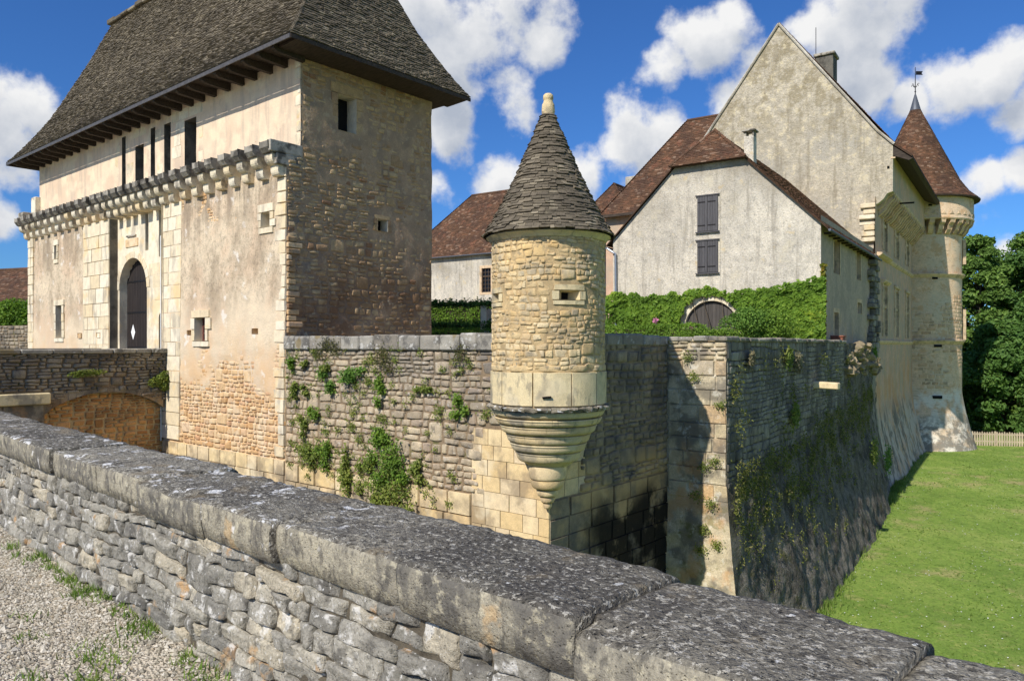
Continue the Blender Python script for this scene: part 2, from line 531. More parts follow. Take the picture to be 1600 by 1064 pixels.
# ------------------------------------------------------------------ materials
class NT:
    def __init__(s, name):
        s.m = bpy.data.materials.new(name); s.m.use_nodes = True
        t = s.m.node_tree; s.t = t
        for n in list(t.nodes): t.nodes.remove(n)
        s.out = t.nodes.new('ShaderNodeOutputMaterial'); s.bs = t.nodes.new('ShaderNodeBsdfPrincipled')
        t.links.new(s.bs.outputs[0], s.out.inputs['Surface'])
        s.tc = t.nodes.new('ShaderNodeTexCoord'); s.P = s.tc.outputs['Object']
        s.bs.inputs['Specular IOR Level'].default_value = .2
    def L(s, a, b): s.t.links.new(a, b)
    def new(s, k): return s.t.nodes.new(k)
    def val(s, sock, v):
        if hasattr(v, 'links') or hasattr(v, 'is_output'): s.L(v, sock)
        else: sock.default_value = v
    def scale(s, v, sc):
        m = s.new('ShaderNodeMapping'); m.inputs['Scale'].default_value = sc; s.L(v, m.inputs['Vector']); return m.outputs[0]
    def noise(s, sc, det=4, rough=.55, vec=None, dist=0.):
        n = s.new('ShaderNodeTexNoise'); n.inputs['Scale'].default_value = sc; n.inputs['Detail'].default_value = det
        n.inputs['Roughness'].default_value = rough; n.inputs['Distortion'].default_value = dist
        s.L(vec or s.P, n.inputs['Vector']); return n.outputs[0]
    def voro(s, sc, feat='F1', vec=None, rnd=1.0):
        n = s.new('ShaderNodeTexVoronoi'); n.feature = feat; n.inputs['Scale'].default_value = sc; n.inputs['Randomness'].default_value = rnd
        s.L(vec or s.P, n.inputs['Vector']); return n.outputs['Distance']
    def step(s, v, a, b, lo=0., hi=1.):
        m = s.new('ShaderNodeMapRange'); m.interpolation_type = 'SMOOTHSTEP'
        m.inputs['From Min'].default_value = a; m.inputs['From Max'].default_value = b
        m.inputs['To Min'].default_value = lo; m.inputs['To Max'].default_value = hi
        s.L(v, m.inputs['Value']); return m.outputs[0]
    def math(s, op, a, b):
        m = s.new('ShaderNodeMath'); m.operation = op; s.val(m.inputs[0], a); s.val(m.inputs[1], b); return m.outputs[0]
    def ramp(s, v, stops):
        r = s.new('ShaderNodeValToRGB'); e = r.color_ramp.elements
        while len(e) > 1: e.remove(e[0])
        e[0].position = stops[0][0]; e[0].color = stops[0][1]
        for p, c in stops[1:]:
            q = e.new(p); q.color = c
        s.L(v, r.inputs[0]); return r.outputs[0]
    def mix(s, f, a, b, mode='MIX'):
        m = s.new('ShaderNodeMix'); m.data_type = 'RGBA'; m.blend_type = mode
        s.val(m.inputs['Factor'], f); s.val(m.inputs['A'], a); s.val(m.inputs['B'], b); return m.outputs['Result']
    def attr(s, n='tint'):
        a = s.new('ShaderNodeAttribute'); a.attribute_name = n; return a.outputs['Fac']
    def xyz(s, i, v=None):
        x = s.new('ShaderNodeSeparateXYZ'); s.L(v or s.P, x.inputs[0]); return x.outputs[i]
    def bump(s, h, strength=.5, dist=.02):
        b = s.new('ShaderNodeBump'); b.inputs['Strength'].default_value = strength; b.inputs['Distance'].default_value = dist
        s.L(h, b.inputs['Height']); s.L(b.outputs[0], s.bs.inputs['Normal'])
    def done(s, col, rough=.9):
        s.val(s.bs.inputs['Base Color'], col); s.val(s.bs.inputs['Roughness'], rough); return s.m

def stone_mat(name, palette, layers=(), fine=(40, .25), mid=(5, .3), bump=(30, .6, .012), rough=.9, pits=None):
    """palette: [(pos, colour)] read by each piece's own tint; layers of weathering and painted shade: dict(col, sc, lo, hi, amt, st, z, x, det)"""
    n = NT(name)
    col = n.ramp(n.attr(), palette)
    f1 = n.noise(mid[0], 3, .6)
    col = n.mix(mid[1], col, n.ramp(f1, [(.3, (.35, .35, .35, 1)), (.5, (.9, .9, .9, 1)), (.7, (1.5, 1.47, 1.4, 1))]), 'MULTIPLY')
    f2 = n.noise(fine[0], 4, .7)
    col = n.mix(fine[1], col, n.ramp(f2, [(.3, (.25, .25, .25, 1)), (.5, (.95, .95, .95, 1)), (.7, (1.7, 1.7, 1.65, 1))]), 'MULTIPLY')
    for l in layers:
        v = n.scale(n.P, l.get('st', (1, 1, 1)))
        m = n.step(n.noise(l['sc'], l.get('det', 4), l.get('r', .6), v, l.get('dist', 0.)), l['lo'], l['hi'], 0, l.get('amt', 1.))
        for ax, key in ((0, 'x'), (1, 'y'), (2, 'z')):
            if key in l:
                w = n.math('ADD', n.xyz(ax), n.math('MULTIPLY', n.math('SUBTRACT', n.noise(l.get('wsc', .7), 4), .5), l.get('wob', 2.)))
                m = n.math('MULTIPLY', m, n.step(w, *l[key]))
        col = n.mix(m, col, l['col'], l.get('mode', 'MIX'))
    h = n.noise(bump[0], 4, .65)
    if pits:
        h = n.math('ADD', h, n.math('MULTIPLY', n.step(n.voro(pits[0]), .0, pits[1]), pits[2]))
    n.bump(h, bump[1], bump[2])
    return n.done(col, rough)

def leaf_mat(name, stops, trans=.35, rough=.55):
    n = NT(name)
    col = n.ramp(n.attr(), stops)
    col = n.mix(.5, col, n.ramp(n.noise(1.3, 3), [(.3, (.6, .65, .55, 1)), (.7, (1.35, 1.3, 1.2, 1))]), 'MULTIPLY')
    n.val(n.bs.inputs['Base Color'], col); n.bs.inputs['Roughness'].default_value = rough
    tr = n.new('ShaderNodeBsdfTranslucent'); n.L(n.mix(1., col, (1.2, 1.25, .6, 1), 'MULTIPLY'), tr.inputs['Color'])
    mx = n.new('ShaderNodeMixShader'); mx.inputs[0].default_value = trans
    n.L(n.bs.outputs[0], mx.inputs[1]); n.L(tr.outputs[0], mx.inputs[2]); n.L(mx.outputs[0], n.out.inputs['Surface'])
    return n.m

def wood_mat(name, a, b, st=(30, 30, 2), rough=.75):
    n = NT(name)
    g = n.noise(1.5, 6, .65, n.scale(n.P, st))
    col = n.ramp(g, [(.3, a), (.7, b)])
    col = n.mix(.35, col, n.ramp(n.attr(), [(0, (.6, .6, .6, 1)), (1, (1.3, 1.3, 1.3, 1))]), 'MULTIPLY')
    n.bump(g, .4, .01)
    return n.done(col, rough)

def flat_mat(name, c, rough=.6, metal=0., var=.15):
    n = NT(name)
    col = n.mix(var, c, n.ramp(n.noise(9, 4), [(.3, (.4, .4, .4, 1)), (.7, (1.5, 1.5, 1.5, 1))]), 'MULTIPLY')
    n.bs.inputs['Metallic'].default_value = metal
    return n.done(col, rough)

def S(r, g, b):
    # pull strong yellows back a little: b up, g a touch down
    if r > b+30:
        k = min(1., (r-b-30)/60); b = b+6*k
    return srgb(r, g, b)
M = {}
# near parapet: grey limestone with lichen, ochre breaks
M['near_stone'] = stone_mat('near_stone', [(0, S(128,124,114)), (.35, S(150,145,133)), (.7, S(168,162,147)), (1, S(188,176,150))],
    [dict(col=S(196,152,92), sc=3.3, lo=.60, hi=.68, amt=.75), dict(col=S(76,73,68), sc=5.5, lo=.52, hi=.66, amt=.7), dict(col=S(214,210,200), sc=9., lo=.57, hi=.66, amt=.75),
     dict(col=S(225,222,214), sc=38., lo=.63, hi=.69, amt=.7), dict(col=S(84,82,70), sc=16, lo=.54, hi=.66, amt=.5)],
    fine=(70, .4), mid=(4, .35), bump=(26, .9, .022), pits=(45, .25, .35))
M['near_coping'] = stone_mat('near_coping', [(0, S(112,107,95)), (.5, S(134,128,114)), (1, S(156,149,132))],
    [dict(col=S(78,74,69), sc=1.9, lo=.44, hi=.66, amt=.7, r=.7), dict(col=S(66,62,55), sc=24., lo=.51, hi=.60, amt=.75, r=.78), dict(col=S(192,186,170), sc=36., lo=.545, hi=.60, amt=.85, r=.75), dict(col=S(72,68,60), sc=6., lo=.54, hi=.64, amt=.55, r=.75), dict(col=S(206,200,186), sc=11., lo=.63, hi=.66, amt=.7, r=.7),
     dict(col=S(232,230,224), sc=5.5, lo=.57, hi=.61, amt=.9, x=(-1.0,-2.2), det=6, r=.72), dict(col=S(222,220,212), sc=16, lo=.68, hi=.71, amt=.8), dict(col=S(150,132,98), sc=3.1, lo=.58, hi=.7, amt=.45)],
    fine=(110, .55), mid=(6, .35), bump=(34, 1., .03), pits=(50, .3, .5))
M['near_coping_face'] = stone_mat('near_coping_face', [(0, S(152,145,127)), (.5, S(164,156,136)), (1, S(174,165,143))],
    [dict(col=S(92,89,84), sc=2.6, lo=.40, hi=.62, amt=.8, st=(1,1,.6), r=.7), dict(col=S(200,190,160), sc=17, lo=.52, hi=.66, amt=.6, r=.7), dict(col=S(76,73,68), sc=24, lo=.50, hi=.64, amt=.6, st=(1,1,.5)), dict(col=S(226,222,214), sc=8, lo=.64, hi=.68, amt=.8, x=(-1.,-2.2)), dict(col=S(200,164,106), sc=3.4, lo=.62, hi=.68, amt=.5)],
    fine=(100, .45), mid=(3.5, .3), bump=(44, .9, .016), pits=(55, .3, .4))
M['near_mortar'] = stone_mat('near_mortar', [(0, S(96,88,74)), (1, S(96,88,74))], [dict(col=S(40,36,30), sc=6, lo=.5, hi=.65, amt=.6)], bump=(60, .9, .01))
# castle masonry
PL = dict(col=S(120,108,98), sc=1.15, lo=.44, hi=.62, amt=.62, r=.68, det=5)
M['gate_plaster'] = stone_mat('gate_plaster', [(0, S(226,206,172)), (1, S(226,206,172))],
    [dict(col=S(212,182,146), sc=.55, lo=.45, hi=.6, amt=.6), dict(col=S(156,138,112), sc=.7, lo=.40, hi=.64, amt=.75, r=.72, det=6, st=(1,1,.7), z=(.5,1.9), wob=2.2), dict(col=S(112,99,82), sc=6, lo=.48, hi=.66, amt=.5, r=.75, det=6, z=(.8,2.), wob=2.),
     dict(col=S(140,124,104), sc=2.6, lo=.40, hi=.62, amt=.75, r=.7, det=4, st=(1.1,1,.16), z=(2.6,5.0), wob=2.), dict(col=S(222,184,130), sc=.9, lo=.38, hi=.6, amt=.75, z=(1.2,-1.2), wob=2.),
     dict(col=S(238,232,220), sc=1.7, lo=.6, hi=.68, amt=.6), dict(col=S(90,82,76), sc=26, lo=.58, hi=.68, amt=.45, z=(.6,2.2))],
    fine=(34, .22), mid=(2.2, .18), bump=(18, .7, .02))
M['gate_upper'] = stone_mat('gate_upper', [(0, S(232,208,174)), (1, S(232,208,174))],
    [dict(col=S(214,184,152), sc=.8, lo=.45, hi=.6, amt=.5), dict(col=S(190,172,150), sc=3., lo=.48, hi=.64, amt=.5, st=(1.2,1,.14)), dict(col=S(150,140,128), sc=1.3, lo=.5, hi=.66, amt=.6, z=(7.2,8.3)), dict(col=S(240,222,184), sc=1.1, lo=.52, hi=.66, amt=.5)],
    fine=(40, .16), mid=(2.2, .15), bump=(20, .5, .012))
M['ochre_stone'] = stone_mat('ochre_stone', [(0, S(204,160,104)), (.35, S(220,184,130)), (.7, S(224,196,150)), (1, S(208,164,118))],
    [dict(col=S(236,216,180), sc=1.4, lo=.5, hi=.62, amt=.55), dict(col=S(150,122,92), sc=4.5, lo=.54, hi=.68, amt=.5)], fine=(44, .28), mid=(6, .25), bump=(26, .8, .014))
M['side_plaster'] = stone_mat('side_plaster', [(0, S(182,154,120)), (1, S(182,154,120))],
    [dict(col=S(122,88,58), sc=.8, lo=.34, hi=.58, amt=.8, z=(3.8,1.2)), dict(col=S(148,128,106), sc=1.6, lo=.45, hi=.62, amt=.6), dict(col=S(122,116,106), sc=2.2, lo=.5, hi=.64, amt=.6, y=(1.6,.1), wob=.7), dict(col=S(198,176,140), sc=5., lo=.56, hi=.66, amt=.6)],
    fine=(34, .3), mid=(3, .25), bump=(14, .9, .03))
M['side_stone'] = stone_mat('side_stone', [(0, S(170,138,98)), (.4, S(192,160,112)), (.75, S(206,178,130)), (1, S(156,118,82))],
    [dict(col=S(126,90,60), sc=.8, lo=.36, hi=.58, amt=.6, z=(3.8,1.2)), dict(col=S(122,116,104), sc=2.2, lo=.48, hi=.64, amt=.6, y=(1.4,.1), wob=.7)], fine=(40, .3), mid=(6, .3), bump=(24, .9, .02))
M['gate_ashlar'] = stone_mat('gate_ashlar', [(0, S(224,206,168)), (.3, S(232,217,184)), (.65, S(236,224,196)), (1, S(226,204,160))],
    [dict(col=S(160,148,130), sc=1.6, lo=.5, hi=.66, amt=.6, st=(1,1,.4)), dict(col=S(232,196,128), sc=.9, lo=.55, hi=.66, amt=.5)], fine=(50, .2), mid=(5, .2), bump=(30, .5, .01))
M['corbel_stone'] = stone_mat('corbel_stone', [(0, S(220,206,172)), (.5, S(232,222,198)), (1, S(226,200,148))],
    [dict(col=S(120,112,102), sc=2.6, lo=.48, hi=.62, amt=.7)], fine=(46, .25), mid=(6, .25), bump=(30, .6, .012))
M['corbel_cap'] = stone_mat('corbel_cap', [(0, S(150,144,132)), (.5, S(180,172,156)), (1, S(128,122,110))], [dict(col=S(70,66,60), sc=3, lo=.45, hi=.62, amt=.8)], fine=(46, .3), bump=(30, .7, .014))
M['rampart_stone'] = stone_mat('rampart_stone', [(0, S(168,152,126)), (.35, S(188,170,140)), (.7, S(202,184,150)), (1, S(178,158,134))],
    [dict(col=S(218,186,140), sc=.7, lo=.4, hi=.6, amt=.65, z=(-1.,-3.), x=(3.4,.2), wob=2.2), dict(col=S(128,122,112), sc=1.1, lo=.42, hi=.6, amt=.7, z=(-2.2,.1), wob=1.6), dict(col=S(104,98,92), sc=1.3, lo=.42, hi=.58, amt=.65, x=(5.2,8.2), z=(-3.8,-2.), wob=1.4),
     dict(col=S(86,82,76), sc=4.2, lo=.54, hi=.66, amt=.6), dict(col=S(214,208,194), sc=9, lo=.6, hi=.67, amt=.5), dict(col=S(120,112,60), sc=2.4, lo=.6, hi=.68, amt=.5, z=(-1.2,.2))],
    fine=(46, .3), mid=(6, .3), bump=(26, .9, .018))
M['rampart_mortar'] = stone_mat('rampart_mortar', [(0, S(146,126,98)), (1, S(146,126,98))], [dict(col=S(96,90,76), sc=1.2, lo=.4, hi=.6, amt=.7, z=(-2.5,-.3)), dict(col=S(92,98,48), sc=2.6, lo=.56, hi=.66, amt=.7)], bump=(40, .9, .02))
M['rampart_coping'] = stone_mat('rampart_coping', [(0, S(150,144,132)), (.5, S(168,162,148)), (1, S(140,132,118))],
    [dict(col=S(86,83,78), sc=3, lo=.48, hi=.62, amt=.7), dict(col=S(220,216,204), sc=6, lo=.58, hi=.66, amt=.6), dict(col=S(132,112,58), sc=2, lo=.6, hi=.67, amt=.6)], fine=(50, .3), bump=(26, .8, .02))
M['foot_ashlar'] = stone_mat('foot_ashlar', [(0, S(226,196,136)), (.4, S(236,212,160)), (.75, S(228,206,164)), (1, S(214,184,128))],
    [dict(col=S(150,132,106), sc=1.2, lo=.48, hi=.62, amt=.65), dict(col=S(112,104,94), sc=1.5, lo=.42, hi=.6, amt=.75, x=(7.4,5.6), z=(-3.1,-4.0), wob=.9), dict(col=S(240,226,190), sc=.9, lo=.54, hi=.66, amt=.5)], fine=(50, .22), mid=(5, .22), bump=(30, .6, .012))
M['turret_stone'] = stone_mat('turret_stone', [(0, S(212,182,126)), (.3, S(224,198,144)), (.65, S(228,206,158)), (.85, S(206,184,144)), (1, S(216,182,122))],
    [dict(col=S(146,138,120), sc=1.3, lo=.46, hi=.62, amt=.6), dict(col=S(230,190,116), sc=1.1, lo=.5, hi=.64, amt=.55), dict(col=S(120,112,98), sc=5, lo=.56, hi=.68, amt=.6)], fine=(55, .28), mid=(7, .28), bump=(30, .9, .016))
M['turret_mortar'] = stone_mat('turret_mortar', [(0, S(206,178,126)), (1, S(206,178,126))], [dict(col=S(150,132,98), sc=3, lo=.45, hi=.62, amt=.6)], bump=(46, .9, .016))
M['turret_ashlar'] = stone_mat('turret_ashlar', [(0, S(218,198,150)), (.5, S(228,208,158)), (1, S(210,186,136))],
    [dict(col=S(136,130,118), sc=1.5, lo=.46, hi=.6, amt=.75, x=(.35,-.5), wob=.8), dict(col=S(120,114,102), sc=6, lo=.56, hi=.66, amt=.5, st=(1,1,.4)), dict(col=S(240,222,176), sc=2, lo=.55, hi=.66, amt=.5)], fine=(60, .25), mid=(5, .2), bump=(36, .7, .012))
M['lichen_slab'] = stone_mat('lichen_slab', [(0, S(142,132,112)), (1, S(166,155,132))], [dict(col=S(222,220,214), sc=9, lo=.58, hi=.63, amt=.85), dict(col=S(84,79,71), sc=6, lo=.5, hi=.64, amt=.6)], fine=(60, .4), bump=(36, .9, .02))
M['lauze'] = stone_mat('lauze', [(0, S(94,86,71)), (.3, S(114,104,87)), (.6, S(104,95,80)), (.85, S(126,115,96)), (1, S(148,137,115))],
    [dict(col=S(78,71,60), sc=1.2, lo=.46, hi=.66, amt=.5), dict(col=S(140,128,102), sc=7, lo=.58, hi=.70, amt=.4)], fine=(40, .35), mid=(5, .3), bump=(30, .8, .012))
M['lauze_under'] = stone_mat('lauze_under', [(0, S(60,54,46)), (1, S(60,54,46))])
M['tile'] = stone_mat('tile', [(0, S(84,62,46)), (.3, S(104,76,54)), (.6, S(94,72,54)), (.85, S(118,84,58)), (1, S(142,118,96))],
    [dict(col=S(74,56,46), sc=.9, lo=.42, hi=.62, amt=.6), dict(col=S(134,90,64), sc=1.6, lo=.56, hi=.66, amt=.5), dict(col=S(160,150,134), sc=12, lo=.64, hi=.7, amt=.6)], fine=(20, .3), mid=(2, .3), bump=(20, .6, .02))
M['tile_under'] = stone_mat('tile_under', [(0, S(78,60,46)), (1, S(78,60,46))])
HS = [dict(col=S(166,160,148), sc=.55, lo=.40, hi=.66, amt=.75, r=.78, det=8), dict(col=S(126,121,112), sc=4.5, lo=.48, hi=.68, amt=.6, det=6, r=.8), dict(col=S(104,99,92), sc=15, lo=.52, hi=.66, amt=.5, r=.75), dict(col=S(236,230,216), sc=11, lo=.55, hi=.66, amt=.6, r=.75), dict(col=S(226,214,184), sc=1.1, lo=.54, hi=.66, amt=.5), dict(col=S(214,190,140), sc=2.2, lo=.62, hi=.68, amt=.5), dict(col=S(142,134,120), sc=2.4, lo=.50, hi=.70, amt=.6, st=(1.3,1.3,.13), r=.7), dict(col=S(140,130,112), sc=.5, lo=.40, hi=.62, amt=.6, z=(4.5,7.2), wob=2.5)]
M['house_plaster'] = stone_mat('house_plaster', [(0, S(222,212,192)), (1, S(222,212,192))], HS, fine=(26, .3), mid=(2, .2), bump=(14, .9, .03))
M['house_side'] = stone_mat('house_side', [(0, S(192,172,146)), (1, S(192,172,146))], [dict(col=S(160,146,128), sc=.8, lo=.42, hi=.62, amt=.6, r=.7), dict(col=S(206,172,124), sc=1., lo=.5, hi=.64, amt=.6, z=(1.6,.2), wob=1.5)], fine=(20, .25), bump=(14, .8, .02))  # warmer, darker copy of house plaster; colours in the side wall's shade
M['manor_gable'] = stone_mat('manor_gable', [(0, S(196,184,160)), (1, S(196,184,160))],
    [dict(col=S(178,170,154), sc=.45, lo=.42, hi=.6, amt=.8, z=(15,10), wob=6), dict(col=S(150,136,104), sc=1.6, lo=.44, hi=.6, amt=.75, z=(9,14), wob=5, det=5, r=.7), dict(col=S(124,115,96), sc=6, lo=.5, hi=.68, amt=.5, det=5, r=.75), dict(col=S(224,208,168), sc=3, lo=.56, hi=.66, amt=.6), dict(col=S(138,126,102), sc=2., lo=.50, hi=.68, amt=.5, st=(1.2,1.2,.14), r=.7)],
    fine=(9, .35), mid=(3, .25), bump=(7, 1., .06))
M['manor_wall'] = stone_mat('manor_wall', [(0, S(210,176,144)), (1, S(210,176,144))],
    [dict(col=S(176,164,142), sc=.7, lo=.42, hi=.6, amt=.6), dict(col=S(204,152,96), sc=.8, lo=.44, hi=.6, amt=.7, z=(.2,-2.6), wob=2.5, st=(1,1,.5)), dict(col=S(196,188,172), sc=.9, lo=.30, hi=.5, amt=.85, z=(-3.2,-4.4), wob=1.6), dict(col=S(92,86,76), sc=1.4, lo=.46, hi=.6, amt=.8, z=(-2.8,-4.2), st=(1,1,.4), r=.7), dict(col=S(214,178,122), sc=2, lo=.56, hi=.66, amt=.6)],
    fine=(14, .2), mid=(2.5, .2), bump=(10, .6, .02))
M['manor_trim'] = stone_mat('manor_trim', [(0, S(212,180,138)), (.5, S(220,192,152)), (1, S(202,164,120))], [dict(col=S(140,126,104), sc=2.2, lo=.5, hi=.64, amt=.6)], fine=(30, .2), bump=(24, .5, .012))
M['tower_wall'] = stone_mat('tower_wall', [(0, S(226,197,158)), (1, S(226,197,158))],
    [dict(col=S(212,196,168), sc=.6, lo=.42, hi=.6, amt=.7), dict(col=S(206,160,104), sc=1.3, lo=.52, hi=.64, amt=.6, r=.7), dict(col=S(232,226,210), sc=1., lo=.4, hi=.58, amt=.8, z=(-2.6,-3.4), wob=.8), dict(col=S(122,116,104), sc=1.6, lo=.4, hi=.56, amt=.85, z=(-4.2,-5.4), wob=1.8, det=5, r=.75), dict(col=S(160,140,110), sc=7, lo=.55, hi=.66, amt=.5, st=(.35,.35,1.6))],
    fine=(14, .22), mid=(2.5, .2), bump=(9, .7, .03))
M['talus'] = stone_mat('talus', [(0, S(118,112,100)), (.5, S(128,121,108)), (1, S(138,131,117))],
    [dict(col=S(56,51,44), sc=1.5, lo=.40, hi=.64, amt=.8, st=(1,1,.8), det=6, r=.75), dict(col=S(176,168,150), sc=1.2, lo=.46, hi=.6, amt=.8, st=(1,1,.45), y=(25,29), wob=3), dict(col=S(86,84,40), sc=2.6, lo=.55, hi=.66, amt=.6), dict(col=S(196,190,176), sc=20, lo=.64, hi=.69, amt=.6)],
    fine=(22, .45), mid=(4, .4), bump=(9, 1., .08))
M['bastion_stone'] = stone_mat('bastion_stone', [(0, S(128,122,110)), (.4, S(150,143,128)), (.75, S(166,158,140)), (1, S(138,128,110))],
    [dict(col=S(88,84,78), sc=1.0, lo=.44, hi=.6, amt=.7), dict(col=S(96,96,50), sc=1.8, lo=.58, hi=.68, amt=.6), dict(col=S(60,56,50), sc=1.2, lo=.42, hi=.58, amt=.8, z=(-1.9,-3.4), wob=1.4)], fine=(40, .3), mid=(6, .3), bump=(24, .9, .02))
M['bastion_quoin'] = stone_mat('bastion_quoin', [(0, S(196,178,140)), (.4, S(212,196,160)), (.75, S(188,176,152)), (1, S(214,176,120))],
    [dict(col=S(112,106,96), sc=1.6, lo=.44, hi=.6, amt=.75), dict(col=S(220,214,198), sc=5, lo=.56, hi=.66, amt=.55), dict(col=S(112,108,52), sc=2.4, lo=.55, hi=.64, amt=.6, z=(-3.2,-4.4), wob=.8), dict(col=S(206,158,100), sc=1.1, lo=.5, hi=.62, amt=.6, z=(-1.9,-2.6))], fine=(40, .3), mid=(5, .3), bump=(24, .8, .02))
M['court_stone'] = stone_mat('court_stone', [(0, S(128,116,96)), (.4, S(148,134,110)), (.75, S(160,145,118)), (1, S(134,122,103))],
    [dict(col=S(96,92,86), sc=1., lo=.42, hi=.6, amt=.7), dict(col=S(214,180,120), sc=.8, lo=.45, hi=.6, amt=.6, z=(-1.8,-3.), wob=1.), dict(col=S(30,28,26), sc=1.3, lo=.32, hi=.50, amt=.97, z=(-2.9,-3.8), y=(.9,2.0), wob=1.0)], fine=(40, .3), mid=(6, .3), bump=(24, .8, .016))  # near-black low layer is moss plus the recess's shade painted in
M['bridge_stone'] = stone_mat('bridge_stone', [(0, S(128,118,102)), (.4, S(152,142,124)), (.75, S(166,154,132)), (1, S(140,124,100))],
    [dict(col=S(84,80,74), sc=1.4, lo=.45, hi=.6, amt=.7), dict(col=S(198,150,88), sc=1.1, lo=.4, hi=.58, amt=.85, z=(-1.4,-2.1), wob=.6)], fine=(40, .3), mid=(6, .3), bump=(24, .9, .016))
M['arch_infill'] = stone_mat('arch_infill', [(0, S(196,140,76)), (.4, S(212,158,92)), (.75, S(220,170,108)), (1, S(180,124,66))], [dict(col=S(124,92,58), sc=1.5, lo=.46, hi=.62, amt=.6)], fine=(40, .3), mid=(6, .25), bump=(24, .8, .014))
M['dark'] = flat_mat('dark_interior', (.012, .011, .010, 1), .9)
M['beam'] = wood_mat('roof_timber', S(52,44,38), S(86,75,64), (3, 14, 14))
M['fascia'] = flat_mat('gutter_zinc', S(96,92,88), .5, .3, .5)
M['door_wood'] = wood_mat('door_wood', S(36,31,29), S(58,51,47), (24, 24, 1.2))
M['shutter'] = wood_mat('shutter_wood', S(74,72,74), S(100,98,98), (30, 30, 1.5))
M['shut_dark'] = wood_mat('barn_door_wood', S(70,66,62), S(98,92,86), (26, 26, 1.2))
M['iron'] = flat_mat('iron', S(48,46,46), .5, .6)
M['zinc'] = flat_mat('zinc_pipe', S(150,156,164), .4, .6)
M['lead'] = flat_mat('lead', S(94,98,104), .5, .3)
M['white'] = flat_mat('white_paper', S(236,236,232), .7, 0, .05)
M['glass'] = flat_mat('window_glass', S(34,38,44), .08, 0, .2)
M['frame'] = wood_mat('window_wood', S(72,58,46), S(104,86,70))
M['red_frame'] = wood_mat('window_red_wood', S(104,62,50), S(130,84,70))
M['terracotta'] = flat_mat('terracotta', S(150,96,72), .8, 0, .3)
M['fence'] = wood_mat('fence_wood', S(170,152,124), S(206,190,160), (20, 20, 2))
M['bark'] = stone_mat('bark', [(0, S(92,82,68)), (1, S(110,98,82))], [dict(col=S(58,50,42), sc=4, lo=.45, hi=.6, amt=.7, st=(1,1,.2))], bump=(14, 1., .04))
G_ = lambda *c: (*c, 1.0)
M['ivy'] = leaf_mat('ivy_leaf', [(0, G_(.08,.16,.025)), (.5, G_(.16,.28,.035)), (.85, G_(.25,.38,.05)), (1, G_(.38,.46,.06))])
M['hedge'] = leaf_mat('hedge_leaf', [(0, G_(.11,.20,.025)), (.6, G_(.18,.31,.045)), (1, G_(.27,.40,.06))])
M['shrub'] = leaf_mat('shrub_leaf', [(0, G_(.09,.19,.035)), (.6, G_(.16,.29,.055)), (1, G_(.25,.39,.08))])
M['tree_a'] = leaf_mat('tree_leaf_mid', [(0, G_(.09,.16,.036)), (.6, G_(.155,.26,.055)), (1, G_(.25,.37,.08))], .3)
M['tree_b'] = leaf_mat('tree_leaf_dark', [(0, G_(.065,.135,.032)), (.6, G_(.11,.21,.046)), (1, G_(.18,.29,.065))], .3)
M['weed'] = leaf_mat('weed_leaf', [(0, G_(.13,.18,.045)), (.5, G_(.22,.28,.06)), (.85, G_(.32,.36,.085)), (1, G_(.42,.37,.16))])
M['fern'] = leaf_mat('fern_leaf', [(0, G_(.10,.18,.03)), (.6, G_(.18,.30,.045)), (1, G_(.30,.42,.07))])
M['brown_weed'] = leaf_mat('brown_weed', [(0, G_(.06,.06,.02)), (.5, G_(.09,.10,.03)), (1, G_(.16,.14,.05))], .2)
M['grass'] = leaf_mat('grass_blade', [(0, G_(.15,.24,.045)), (.6, G_(.19,.29,.06)), (.9, G_(.25,.33,.08)), (1, G_(.38,.38,.16))], .3)
M['straw'] = leaf_mat('dry_grass', [(0, G_(.2,.17,.10)), (1, G_(.36,.32,.2))], .2)
M['flower'] = flat_mat('pink_petals', S(226,150,176), .6, 0, .2)
M['dark_and_shaded_stone'] = stone_mat('dark_and_shaded_stone', [(0, S(112,108,98)), (1, S(112,108,98))], [dict(col=S(66,63,58), sc=2, lo=.45, hi=.62, amt=.7)], fine=(40, .3))  # chimney's own grey; on gate and slot reveals it paints in their shade
# ================================================================== SETTING
LAWN = -7.5
def lawn_z(x, y):
    return LAWN+.5*sstep(22, 50, y)+.05*fbm(x*.15, y*.15, 0, 3, 2)

